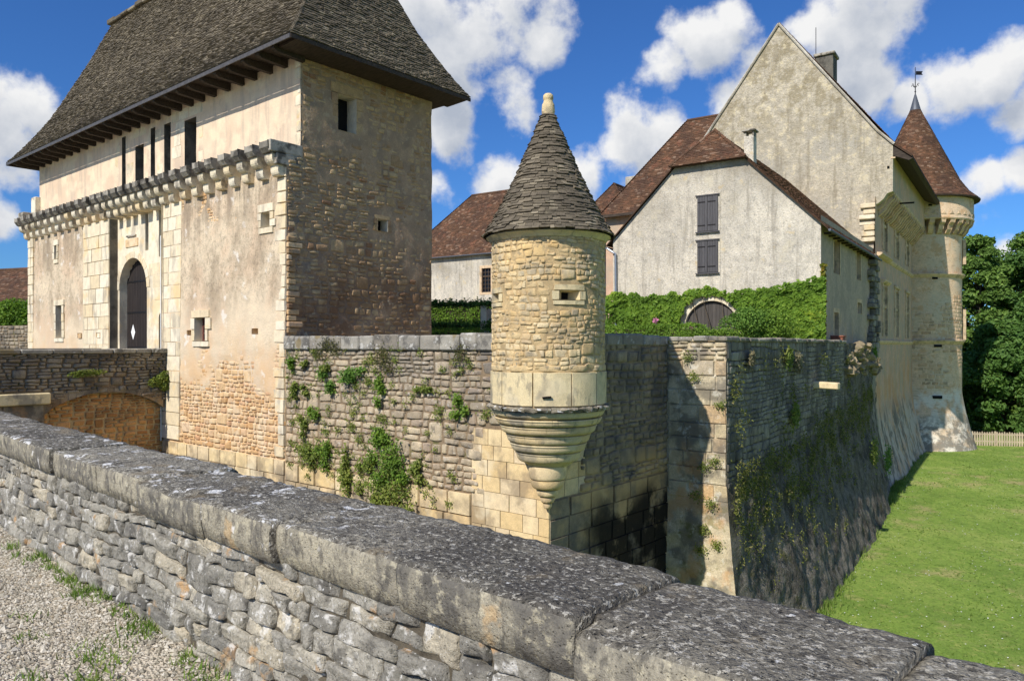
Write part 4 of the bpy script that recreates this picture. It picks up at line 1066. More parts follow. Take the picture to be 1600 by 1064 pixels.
    surround(t, 3.24, 3.65, 3.56, 3.93, side(.01), fr, M['side_stone'], 95, jamb=.1, head=.12, proud=(.02, .03), sill=False)
    # toothing stones left at the corner above the rampart
    for i in range(16):
        z = .35+i*.17; w = R.uniform(.1, .5)
        MB().box(-.02, .05+R.uniform(0, .05), .02, .02+w, z, z+.14, R.random()).build('toothing_stone', M['ochre_stone'] if R.random() < .6 else M['side_stone'], t, bevel=.02)
    # back and far side walls
    MB().box(-20.1, -.02, 5.45, 5.56, -.6, 8.75).build('back_wall', M['side_plaster'], t)
    MB().box(-20.16, -20.06, .52, 5.5, -7.6, 8.75).build('far_side_wall', M['gate_upper'], t)
    # ---- roof
    ex0, ex1, ey0, ey1, ez = -21.2, 1.0, -.52, 6.39, 8.24
    rx0, rx1, ry, rz = -18.4, -1.8, 2.95, 14.9
    ph = np.array([0, .10, .215, .405, .546, .75, 1.0]); pz = np.array([0, .062, .15, .305, .46, .69, 1.0])
    run = ry-ey0; rise = rz-ez
    sl = np.concatenate([[0], np.cumsum(np.hypot(np.diff(ph)*run, np.diff(pz)*rise))])
    vmax = sl[-1]
    H = lambda v: np.interp(v, sl, ph); Z = lambda v: np.interp(v, sl, pz)
    def nrm(v, r):
        dh = (H(v+.02)-H(v-.02))*r; dz = (Z(v+.02)-Z(v-.02))*rise; l = np.hypot(dh, dz)+1e-9
        return dz/l, dh/l
    def rf(u, v, w):
        a, b = nrm(v, run); return np.stack(np.broadcast_arrays(u, ey0+run*H(v)-w*a, ez+rise*Z(v)+w*b), -1)
    def rs(u, v, w):
        a, b = nrm(v, ex1-rx1); return np.stack(np.broadcast_arrays(ex1-(ex1-rx1)*H(v)+w*a, u, ez+rise*Z(v)+w*b), -1)
    roof = MB()
    prev = None
    for q in np.linspace(0, vmax, 22):
        h, z = float(H(q)), float(ez+rise*Z(q))
        ring = [(ex0+(rx0-ex0)*h, ey0+run*h, z), (ex1-(ex1-rx1)*h, ey0+run*h, z), (ex1-(ex1-rx1)*h, ey1+(ry-ey1)*h, z), (ex0+(rx0-ex0)*h, ey1+(ry-ey1)*h, z)]
        if prev:
            for i in range(4):
                j = (i+1) % 4; roof.add([prev[i], prev[j], ring[j], ring[i]], [(0, 1, 2, 3)])
        prev = ring
    ro = roof.build('roof', M['lauze_under'], t)
    tiles(ro, fr, rf, vmax, lambda v: ex0+(rx0-ex0)*float(H(v)), lambda v: ex1-(ex1-rx1)*float(H(v)), M['lauze'], 101, expo=.095, wid=(.11, .22), th=.026, limit=150, ragged=.02)
    tiles(ro, fr, rs, vmax, lambda v: ey0+run*float(H(v)), lambda v: ey1+(ry-ey1)*float(H(v)), M['lauze'], 102, expo=.095, wid=(.11, .22), th=.026, limit=150, ragged=.02)
    # ridge stones, ragged at the far end
    for i in range(24):
        x = rx0-.2+i*.72
        MB().box(x, x+.7, ry-.22, ry+.22, rz-.06+R.uniform(-.03, .04), rz+.10+R.uniform(-.03, .06), R.random()).build('ridge_stone', M['lauze'], ro, bevel=.03)
    # eaves: soffit boards, gutter board, rafters
    MB().prism([(ex0+.05, ey0+.05), (ex1-.05, ey0+.05), (ex1-.05, ey1-.05), (ex0+.05, ey1-.05)], lambda a, b, d: (a, b, d), ez-.005, ez-.035).build('soffit', M['beam'], ro)
    MB().box(ex0, ex1, ey0-.03, ey0, ez-.12, ez-.01).build('gutter_board', M['fascia'], ro)
    MB().box(ex1, ex1+.03, ey0, ey1, ez-.12, ez-.01).build('gutter_board', M['beam'], ro)
    MB().prism([(.03, ez-.13), (.97, ez-.09), (.97, ez-.045), (.03, ez-.045)], lambda a, b, d: (a, d, b), ey0+.2, ey1-.1).build('soffit_boarding', M['beam'], ro)
    MB().box(ex0-.03, ex0, ey0, ey1, ez-.12, ez-.01).build('gutter_board', M['beam'], ro)
    n = 27
    for i in range(n):
        x = -20.3+i*.785+R.uniform(-.04, .04)
        y1 = .52
        MB().prism([(ey0+.04, ez-.16), (ey0+.16, ez-.22), (y1, ez+.08-.34), (y1, ez-.04), (ey0+.04, ez-.045)], lambda a, b, d: (d, a, b), x-.075, x+.075, R.random()).build('rafter', M['beam'], ro, bevel=.02)
    # lightning conductor down the gate pier
    MB().tube([(-7.15, -.12, -3.2), (-7.15, -.12, .5), (-7.17, -.12, 3.7)], .018, 6).build('conductor', M['white'], t)
    # notices on the gate
    o = MB().add([(-10.95, yF+.258, .50), (-10.78, yF+.258, .22), (-10.61, yF+.258, .50), (-10.78, yF+.258, .80)], [(0, 1, 2, 3)]).build('diamond_sign', M['white'], None, fr=GATE)
    tag(o, 'white diamond-shaped sign on the dark wooden gate', 'sign')
    o = MB().box(-9.55, -9.22, yF+.250, yF+.258, .16, .62).build('paper_notice', M['white'], None, fr=GATE)
    tag(o, 'white paper notice pinned to the right side of the gate', 'notice')
build_gatehouse()
# ================================================================== RAMPART, TURRET, BASTION
TX, TY = 9.13, 0.0
tc_ = GATE @ Vector((TX, TY, 0))
TURRET = frame(tc_.x, tc_.y, 0.0)

def build_rampart():
    t = Thing('rampart_wall', GATE, (4.5, .3, -7.5), 'weathered rubble rampart with weeds between gatehouse and corner turret', 'wall')
    f = front(0.0); R = random.Random(21)
    def tint(u, v, rg): return np.clip(rg.random(len(u)), 0, 1)
    Q = rubble(.02, TX, -3.2, -.12, (.26, .56), (.15, .60), 121, warp=.06, big=.16, gap=.016, holes=[(7.5, 9.3, -3.6, -1.85)])
    stones(t, GATE, Q, f, M['rampart_stone'], 122, depth=(.018, .05), sink=.05, n=(4, 3), rnd=.24, rough=.018, wig=.018, tilt=.008)
    sheet('mortar', t, 0, TX, -7.6, .2, .12, f, lambda u, v: .010*fbm(u*4, v*4, 0, 5, 3), M['rampart_mortar'])
    Q = ashlar(0.02, 7.05, -7.55, -3.22, .48, (.5, 1.0), 123)
    stones(t, GATE, Q, f, M['foot_ashlar'], 124, name='plinth_block', depth=(.05, .075), n=(3, 3), edge=.94, rnd=.03, rough=.012)
    Q = ashlar(7.05, TX+.03, -7.55, -1.77, .34, (.3, .75), 125, gap=.004)
    stones(t, GATE, Q, f, M['foot_ashlar'], 126, name='ashlar_block', depth=(.016, .022), n=(3, 2), edge=.97, rnd=.006, rough=.005)
    # coping course
    x = .02; Qc = []
    while x < TX:
        w = R.uniform(.45, .9); Qc.append([(x, -.12), (min(x+w, TX)-.015, -.12), (min(x+w, TX)-.015, .20+R.uniform(-.02, .03)), (x, .22+R.uniform(-.03, .03))]); x += w
    for q in Qc:
        q = np.array(q); x0, x1, z1 = q[0, 0], q[1, 0], q[2, 1]
        MB().box(x0, x1, -.085-R.uniform(0, .03), .52, -.11, z1+.05, R.random()).build('coping_stone', M['rampart_coping'], t, bevel=.03)
    MB().box(0, TX, .05, .5, -7.6, .12).build('core', M['rampart_mortar'], t)
    # return wall, running back to the bastion
    s = side(TX)
    Q = rubble(.05, 4.87, -3.1, .2, (.26, .50), (.2, .5), 131, warp=.05, gap=.022, holes=[(-.1, 1.0, -3.6, -1.85)])
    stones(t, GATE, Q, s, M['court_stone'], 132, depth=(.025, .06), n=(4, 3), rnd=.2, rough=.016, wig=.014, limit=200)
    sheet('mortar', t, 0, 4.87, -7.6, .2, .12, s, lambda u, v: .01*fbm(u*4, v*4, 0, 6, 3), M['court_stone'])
    Q = ashlar(0.0, 4.87, -7.55, -3.12, .42, (.5, 1.0), 133)
    stones(t, GATE, Q, s, M['court_stone'], 134, name='ashlar_block', depth=(.03, .06), n=(3, 3), edge=.95, rnd=.02, rough=.012)
    Q = ashlar(-.03, 1.28, -3.1, -1.77, .36, (.45, .8), 135, gap=.007)
    stones(t, GATE, Q, s, M['foot_ashlar'], 136, name='ashlar_block', depth=(.016, .022), n=(3, 2), edge=.97, rnd=.006, rough=.005)
    MB().box(TX-.5, TX-.03, .55, 4.87, -7.6, .16).build('core', M['rampart_mortar'], t)
    y = .6
    while y < 4.85:
        w = R.uniform(.5, .95); MB().box(TX-.5, TX+.04+R.uniform(0, .03), y, min(y+w, 4.86)-.01, .0, .22+R.uniform(0, .06), R.random()).build('coping_stone', M['rampart_coping'], t, bevel=.03); y += w
build_rampart()

def build_turret():
    t = Thing('corner_turret', TURRET, (0, 0, -3.5), 'round golden stone turret with conical slate roof hung on the rampart corner', 'turret')
    fr = TURRET; r = 1.11; R = random.Random(5)
    z0, z1 = -.47, 2.16
    loops = [(.16, .56, .85, 1.02), (-1.47, -1.16, .84, 1.0)]     # u = arc length
    f = drum(r)
    Lh = PI*r
    hol = [(a-.02, b+.02, p-.02, q+.02) for a, b, p, q in loops]
    Q = rubble(-Lh, Lh, z0+.02, z1-.12, (.17, .30), (.08, .28), 141, warp=.05, big=.12, gap=.006, holes=[(a-.16, b+.16, p-.1, q+.13) for a, b, p, q in loops])
    stones(t, fr, Q, f, M['turret_stone'], 142, depth=(.006, .028), sink=.04, n=(5, 4), rnd=.16, rough=.014, wig=.018, tilt=.004, moat=False)
    sheet('drum_wall', t, -Lh, Lh, z0-.7, z1+.05, .06, f, lambda u, v: .004+.006*fbm(u*9, v*9, 0, 6, 3), M['turret_mortar'], hol)
    for (a, b, p, q) in loops:
        fn = lambda u, v, d: tuple(drum(r)(u, v, .02-d))
        V = [fn(*c, -.004) for c in ((a, p), (b, p), (b, q), (a, q))]; m = (a+b)/2
        V += [fn(*c, .28) for c in ((m-.09, p+.02), (m+.09, p+.02), (m+.09, q-.02), (m-.09, q-.02))]
        o = MB().add(V, [(0, 1, 5, 4), (1, 2, 6, 5), (2, 3, 7, 6), (3, 0, 4, 7)]).build('arrow_loop', M['turret_ashlar'], t)
        MB().add(V[4:], [(0, 1, 2, 3)]).build('opening', M['dark'], o)
        Qs = np.array([[(a-.14, q+.01), (b+.14, q+.01), (b+.12, q+.12), (a-.12, q+.12)], [(a-.15, p-.09), (b+.13, p-.09), (b+.13, p-.01), (a-.15, p-.01)], [(a-.15, p), (a-.005, p), (a-.005, q), (a-.15, q)], [(b+.005, p), (b+.13, p), (b+.13, q), (b+.005, q)]])
        stones(t, fr, Qs, f, M['turret_ashlar'], 143, name='loop_block', depth=(.025, .04), n=(5, 3), edge=.92, rnd=.05, rough=.008, moat=False)
    # smooth ashlar band
    fb = drum(1.135)
    MB().lathe([(1.10, -1.16), (1.10, -.45)], 64).build('band_core', M['turret_mortar'], t, smooth=True)
    cuts = [-PI]+sorted([-2.55, -2.0, -1.45, -.92, -.30, .34, .86, 1.35, 1.9, 2.5])+[PI]
    Qb = np.array([[(a*1.135+.004, -1.13), (b*1.135-.004, -1.13), (b*1.135-.004, -.50), (a*1.135+.004, -.50)] for a, b in zip(cuts[:-1], cuts[1:])])
    stones(t, fr, Qb, fb, M['turret_ashlar'], 144, name='band_block', depth=(.022, .03), sink=.04, n=(9, 3), edge=.975, rnd=.004, rough=.004, moat=False)
    Qb = rubble(-Lh, Lh, -.50, -.36, (.14, .14), (.25, .6), 145, warp=.01, rows=(1, 1, 1), big=0)
    stones(t, fr, Qb, drum(1.125), M['turret_stone'], 146, name='band_course_stone', depth=(.02, .04), n=(4, 3), rnd=.1, rough=.01, moat=False)
    MB().tube([(-.16, -1.16, -.965), (-.08, -1.178, -.955), (.0, -1.185, -.95)], .022, 6).build('spout_hole', M['dark'], t)
    # projecting lichened slab course
    n = 15
    for i in range(n):
        a0, a1 = 2*PI*i/n, 2*PI*(i+1)/n-.008; V = []; k = 6
        for (rr, zz) in ((.9, -1.15), (1.205, -1.155), (1.225, -1.185), (1.2, -1.235), (.9, -1.255)):
            for j in range(k+1):
                a = a0+(a1-a0)*j/k; q = rr+(R.uniform(-.02, .02) if rr > 1 else 0); V.append((q*math.sin(a), -q*math.cos(a), zz+R.uniform(-.014, .012)))
        F = [[p*(k+1)+j, (p+1)*(k+1)+j, (p+1)*(k+1)+j+1, p*(k+1)+j+1] for p in range(4) for j in range(k)]
        mesh('ledge_slab', V, F, M['lichen_slab'], t, R.random(), False)
    # moulded corbel rings tapering down to the wall corner
    rings = [(1.13, 1.03, -1.25, -1.40), (1.07, .98, -1.40, -1.55), (.97, .87, -1.55, -1.73), (.85, .78, -1.73, -1.91), (.77, .68, -1.91, -2.09), (.66, .56, -2.09, -2.30)]
    for ra, rb, za, zb in rings:
        h = za-zb
        prof = [(.3, za)]+[(ra-.012, za-.004), (ra, za-.02), (ra-.006, za-.035)]+[(rb+(ra-rb)*math.cos(PI/2*i/6)-.02, za-.035-(h-.05)*math.sin(PI/2*i/6)) for i in range(0, 7)]+[(rb-.035, zb+.004), (.3, zb)]
        for s in range(6):
            a0 = 2*PI*s/6+ra; MB().lathe(prof[::-1], 14, t=R.random(), a0=a0+.002, a1=a0+2*PI/6-.002).build('corbel_ring', M['turret_ashlar'], t, smooth=True, angle=40)
    for ra, rb, za, zb in ((.38, .34, -2.36, -2.64), (.34, .24, -2.64, -2.84), (.22, .16, -2.84, -2.99), (.15, .10, -2.99, -3.12), (.09, .05, -3.12, -3.24)):
        h = za-zb; off = .16*(1-ra/.4)
        prof = [(.02, za), (ra, za-.008)]+[(rb+(ra-rb)*math.cos(PI/2*i/5), za-.02-(h-.03)*math.sin(PI/2*i/5)) for i in range(6)]+[(.02, zb)]
        o = MB().lathe(prof[::-1], 26, c=(-.02, -.10+off*.0), t=R.random()).build('corbel_ring', M['foot_ashlar'], t, smooth=True, angle=40)
    MB().lathe([(.12, -2.6), (.45, -2.34), (.52, -2.27)], 24, c=(0, -.04)).build('broken_corbel', M['turret_ashlar'], t, smooth=True)
    # conical roof
    zb, za, rb, ra = 2.14, 4.62, 1.235, .10
    vm = math.hypot(zb-za, rb-ra); cs, sn = (rb-ra)/vm, (za-zb)/vm
    def rc(u, v, w):      # u = angle
        s_ = np.asarray(v)/vm
        rr = rb+(ra-rb)*s_-.05*np.sin(PI*s_)+.05*np.exp(-s_*9)+w*sn; zz = zb+(za-zb)*s_+w*cs
        return np.stack(np.broadcast_arrays(rr*np.sin(u), -rr*np.cos(u), zz), -1)
    under = MB().lathe([(float(rc(PI/2, q, -.012)[0]), float(rc(PI/2, q, -.012)[2])) for q in np.linspace(0, vm, 12)], 48)
    ro = under.build('roof', M['lauze_under'], t, smooth=True)
    rg = np.random.default_rng(8)
    # slates: courses round the cone
    v = 0.0; rows = []
    while v < vm-.03:
        R_ = rb+(ra-rb)*v/vm; n = max(7, int(2*PI*R_/rg.uniform(.15, .18))); a = rg.uniform(0, 1)
        e = a+(np.arange(n)+rg.uniform(-.3, .3, n))/n*2*PI; e = np.append(e, e[0]+2*PI)
        for x0, x1 in zip(e[:-1], e[1:]):
            rows.append((x0+.003/R_, x1-.003/R_, v+rg.uniform(-.016, .016), min(v+.15, vm), rg.uniform(.6, 1.5)*.022, rg.uniform(-.009, .009)))
        v += .062*rg.uniform(.9, 1.1)
    T = np.array(rows); x0, x1, v0, v1, h, tw = T.T; xm = (x0+x1)/2
    X = np.stack([rc(x0, v0, h*2+tw), rc(xm, v0-.004, h*2), rc(x1, v0, h*2-tw), rc(x1, v1, h*.3), rc(x0, v1, h*.3), rc(x0, v0, h*.6), rc(xm, v0, h*.6), rc(x1, v0, h*.6)], 1)
    FL = [(0, 1, 2, 3, 4), (5, 6, 1, 0), (6, 7, 2, 1), (5, 0, 4), (7, 3, 2)]
    tt = rg.random(len(T)); ang = np.abs(((xm+PI) % (2*PI))-PI)
    order = np.argsort(ang+(v0 > vm*.92)*9)
    ss = set(order[:300].tolist())
    for q in order[:300]: mesh('slate', X[q], FL, M['lauze'], ro, tt[q])
    rest = [q for q in range(len(T)) if q not in ss]
    V = X[rest].reshape(-1, 3); F = [[i+8*k for i in f] for k in range(len(rest)) for f in FL]
    mesh('slates', V, F, M['lauze'], ro, np.repeat(tt[rest], 8), False, 'stuff')
    MB().lathe([(1.10, 2.02), (1.15, 2.03), (1.19, 2.09), (1.24, 2.12), (1.24, 2.135), (.9, 2.14)], 56).build('eaves_moulding', M['turret_ashlar'], ro, smooth=True, angle=40)
    MB().lathe([(.13, 4.55), (.125, 4.62), (.135, 4.66), (.125, 4.80), (.095, 4.86), (.09, 4.90), (.105, 4.92), (.1, 4.99), (.07, 5.02), (.0, 5.03)], 18).build('finial', M['turret_stone'], ro, smooth=True, angle=50)
build_turret()

BC = Vector((5.04, 17.8, 0))                      # bastion corner
def flare(v): return 1.05*np.clip((-3.0-np.asarray(v))/4.5, 0, 1.2)**1.35
def lean(u): return .45+.55*sstep(-12.77, -8.5, u)       # the batter is slighter at the corner
def build_bastion():
    t = Thing('bastion', GATE, (10.7, 5.0, -7.5), 'grey stone bastion with battered mossy base rising from the lawn', 'wall')
    R = random.Random(31)
    X1 = 10.72; Y0 = 4.87
    ff = lambda u, v, w: np.stack(np.broadcast_arrays(u+flare(v)*.45*1.031*(u-TX)/(X1-TX), Y0-w-flare(v)*.45*.245, v), -1)
    Q = ashlar(TX+.05, X1, -3.7, -.35, .37, (.45, .95), 151, gap=.012)
    stones(t, GATE, Q, ff, M['bastion_quoin'], 152, name='quoin_block', depth=(.03, .055), n=(4, 3), edge=.93, rnd=.03, rough=.012, wig=.006)
    Q = rubble(TX+.05, X1, -.35, .17, (.24, .30), (.22, .5), 153, warp=.02)
    stones(t, GATE, Q, ff, M['bastion_quoin'], 154, depth=(.03, .07), n=(4, 3), rnd=.15, rough=.016, wig=.01)
    sheet('front_core', t, TX, X1, -8, .12, .09, ff, lambda u, v: .0+(.05*fbm(u*3, v*3, 0, 7, 4)+.035*fbm(u*9, v*9, 0, 8, 3)+.03)*sstep(-3.6, -3.9, v), M['bastion_quoin'])
    # right face, in the manor's direction: coordinates of the manor frame brought into the gate frame
    T2 = GATE.inverted() @ MANOR; A = np.array(T2)
    xR = .58; yS = -12.77
    def fk(u, v, w):
        uu = u-flare(v)*.45*.35*np.clip(1-(u-yS)/3, 0, 1)
        xx = xR-.48*sstep(6, 12, u)
        P = np.stack(np.broadcast_arrays(xx+w+flare(v)*lean(u)*(1-.35*sstep(0, 14, u)), uu, v), -1)
        return P @ A[:3, :3].T+A[:3, 3]
    tal = lambda u: -3.3+1.1*sstep(-10, 10, u)          # where dressed rubble gives way to rough talus
    Q = rubble(yS+.03, 1.2, -3.6, .12, (.24, .46), (.2, .6), 155, warp=.06, big=.15, gap=.014)
    c = Q.mean(1); Q = Q[c[:, 1] > tal(c[:, 0])+.25*fbm(c[:, 0], c[:, 1], 0, 3, 2)]
    stones(t, GATE, Q, fk, M['bastion_stone'], 156, depth=(.012, .034), sink=.04, n=(4, 3), rnd=.15, rough=.014, wig=.016, tilt=.004)
    def tw(u, v):
        k = sstep(0, .3, tal(u)+.2*fbm(u*1.4, 0, 0, 3, 2)-v)
        far = sstep(.8, 1.8, u)
        return (1-sstep(11.2, 12.2, u))*sstep(yS, yS+.7, u)*(.05+.10*fbm(u*1.1, v*.8, 0, 15, 3)+.10*fbm(u*3.2, v*3.2, 0, 16, 4))*np.maximum(k, far)*1.0+.006*fbm(u*5, v*5, 0, 9, 2)
    sheet('talus', t, yS, 12.4, -8, .1, .11, fk, tw, M['talus'], extra=())
    MB().prism([tuple((GATE.inverted() @ Vector((*world_pt(f_, a, b), 0)))[:2]) for f_, a, b in ((GATE, TX+.02, 5.0), (GATE, X1-.05, 4.95), (MANOR, .45, -12.5), (MANOR, .45, 1.3), (MANOR, -.2, 1.3), (MANOR, -.2, -12.2), (GATE, X1-.7, 5.5), (GATE, TX+.02, 5.5))], lambda a, b, d: (a, b, d), .13, -6).build('core', M['bastion_stone'], t)
    # cap stones along the top
    x = TX
    while x < X1-.05:
        w = R.uniform(.35, .6); MB().box(x+.005, min(x+w, X1+.04), Y0-.07-R.uniform(0, .02), Y0+.55, .10, .2+R.uniform(0, .05), R.random()).build('cap_stone', M['rampart_coping'], t, bevel=.03); x += w
    y = yS+.5
    while y < 1.2:
        w = R.uniform(.3, .7); dx = R.uniform(0, .05); h = R.uniform(0, .05)
        V = [T2 @ Vector(p) for p in ((.1, y, .09), (xR+.06+dx, y, .09), (xR+.06+dx, y+w-.01, .09), (.1, y+w-.01, .09), (.1, y, .18+h), (xR+.06+dx, y, .18+h), (xR+.06+dx, y+w-.01, .18+h), (.1, y+w-.01, .18+h))]
        MB().add(V, [(0,3,2,1),(4,5,6,7),(0,1,5,4),(1,2,6,5),(2,3,7,6),(3,0,4,7)], R.random()).build('cap_stone', M['bastion_stone'], t, bevel=.03); y += w
    # heap of pale rubble where the wall top is broken
    rg = np.random.default_rng(6)
    for i in range(220):
        u = rg.uniform(1.2, 8.6); a = rg.uniform(.3, 1.1); z = -1.3+1.35*(1-abs((u-4.6)/4.8)**2)*rg.random()**.6
        s = rg.uniform(.14, .32); c = T2 @ Vector((.25+.42*a-.2*max(0, z), u, z))
        P = rg.normal(0, 1, (14, 3)); P /= np.linalg.norm(P, axis=1, keepdims=True)
        import bmesh
        bm = bmesh.new()
        for p in P: bm.verts.new(Vector(p*np.array((s, s, s*.65)))+c)
        bmesh.ops.convex_hull(bm, input=bm.verts)
        for v_ in [v_ for v_ in bm.verts if not v_.link_faces]: bm.verts.remove(v_)
        me = bpy.data.meshes.new('heap_stone'); bm.to_mesh(me); bm.free()
        at = me.attributes.new('tint', 'FLOAT', 'POINT'); at.data.foreach_set('value', np.full(len(me.vertices), rg.random(), np.float32))
        me.materials.append(M['heap']); link('heap_stone', me, t)
    # stone spout
    q = lambda p: T2 @ Vector(p)
    V = [q(p) for p in ((.3, -3.95, -1.40), (1.35, -3.95, -1.44), (1.35, -3.55, -1.44), (.3, -3.55, -1.40), (.3, -3.95, -1.18), (1.35, -3.95, -1.22), (1.35, -3.55, -1.22), (.3, -3.55, -1.18))]
    MB().add(V, [(0,3,2,1),(4,5,6,7),(0,1,5,4),(1,2,6,5),(2,3,7,6),(3,0,4,7)]).build('water_spout', M['foot_ashlar'], t, bevel=.03)
M['heap'] = stone_mat('heap', [(0, S(138,124,98)), (.5, S(164,148,116)), (1, S(150,133,102))], [dict(col=S(110,102,88), sc=3, lo=.5, hi=.64, amt=.6)], fine=(30, .3), bump=(20, .8, .03))
build_bastion()

# ================================================================== BRIDGE
def build_bridge():
    t = Thing('bridge', GATE, (-9, -5, -7.5), 'stone bridge with rubble parapet leading to the gate', 'bridge')
    bx = -6.92; s = side(bx); R = random.Random(41)
    top = -.10
    arc = lambda y: -2.05+.60*np.sin(PI*np.clip((y+3.72)/3.57, 0, 1))**.75
    Q = rubble(-9.5, -.02, -2.1, top-.16, (.22, .34), (.16, .5), 161, warp=.03, gap=.014)
    cq = Q.mean(1); Q = Q[(cq[:, 1] > np.where(cq[:, 0] < -3.72, -1.40, arc(cq[:, 0])+.10))]
    stones(t, GATE, Q, s, M['bridge_stone'], 162, depth=(.025, .065), n=(4, 3), rnd=.22, rough=.015, wig=.014)
    MB().box(bx-.45, bx-.01, -10.5, 0, -1.5, top-.1).build('parapet_core', M['rampart_mortar'], t)
    y = -10.5
    while y < -.05:
        w = R.uniform(.5, 1.0); MB().box(bx-.5, bx+.09+R.uniform(0, .03), y+.005, min(y+w, 0)-.005, top-.15, top+R.uniform(-.01, .025), R.random()).build('coping_stone', M['rampart_coping'], t, bevel=.03); y += w
    # pier with impost, flat arch ring, recessed infill
    Q = ashlar(-9.5, -3.72, -7.5, -1.74, .5, (.5, .9), 163)
    stones(t, GATE, Q, side(bx+.02), M['bridge_stone'], 164, name='pier_block', depth=(.03, .05), n=(3, 2), edge=.95, rnd=.02)
    MB().box(bx-.3, bx+.03, -9.5, -3.72, -7.5, -1.72).build('pier', M['rampart_mortar'], t)
    MB().box(bx-.3, bx+.20, -9.5, -3.60, -1.74, -1.40).build('impost', M['turret_ashlar'], t, bevel=.03)
    n = 16; y0, y1, zs, rise = -3.72, -.15, -2.05, .60
    A = lambda i, k=0.: (y0+(y1-y0)*i/n, zs+rise*math.sin(PI*i/n)**.75+k)
    for i in range(n):
        (a, za), (b, zb) = A(i), A(i+1); (c, zc), (d, zd) = A(i, .10), A(i+1, .10)
        MB().prism([(a+.006, za), (b-.006, zb), (d-.006, max(zd, -1.44)), (c+.006, max(zc, -1.44))], lambda u, v, w: (bx+w, u, v), .012+R.uniform(0, .01), -.35, R.random()).build('arch_stone', M['bridge_stone'], t, bevel=.012)
    mb = MB(); V = [(bx, *A(i)) for i in range(n+1)]+[(bx, A(i)[0], -1.40) for i in range(n+1)]
    mb.add(V, [[i, i+1, n+2+i, n+1+i] for i in range(n)]); mb.build('spandrel', M['bridge_stone'], t)
    Q = rubble(-3.9, .0, -5.2, -1.35, (.2, .34), (.16, .42), 165, warp=.03, gap=.028)
    stones(t, GATE, Q, side(bx-.30), M['arch_infill'], 166, name='infill_stone', depth=(.02, .06), n=(4, 3), rnd=.2, rough=.012, wig=.012)
    MB().box(bx-.5, bx-.30, -3.9, 0, -7.5, -1.3).build('infill_core', M['turret_mortar'], t)
    MB().box(-12.6, bx-.45, -14, -.0, -1.9, -1.12).build('deck', M['bridge_stone'], t)
    MB().box(-12.6, -12.15, -14, 0, -1.6, top).build('far_parapet', M['bridge_stone'], t)
build_bridge()
# ================================================================== HOUSE, MANOR, ROUND TOWER
def slope_map(p0, du, dv, n):
    p0, du, dv, n = [np.array(q, float) for q in (p0, du, dv, n)]
    return lambda u, v, w: p0+np.asarray(u)[..., None]*du+np.asarray(v)[..., None]*dv+np.asarray(w)[..., None]*n

def tiled_slope(parent, fr, e0, e1, r0, r1, mat, seed, expo=.13, wid=(.17, .21), th=.014, mass='roof_tiles'):
    """plane roof slope from eave e0->e1 to ridge r0->r1 (seen from outside: e0 left, e1 right)"""
    e0, e1, r0, r1 = [Vector(p) for p in (e0, e1, r0, r1)]
    du = (e1-e0).normalized(); k = r0-e0
    dv = (k-du*k.dot(du)).normalized(); n = du.cross(dv).normalized()
    vmax = (r0-e0).dot(dv)
    a0, a1 = (r0-e0).dot(du), (r1-e0).dot(du); L = (e1-e0).length
    tiles(parent, fr, slope_map(e0, du, dv, n), vmax, lambda v: a0*v/vmax, lambda v: L+(a1-L)*v/vmax, mat, seed, expo=expo, wid=wid, th=th, limit=0, mass=mass, ragged=.006)

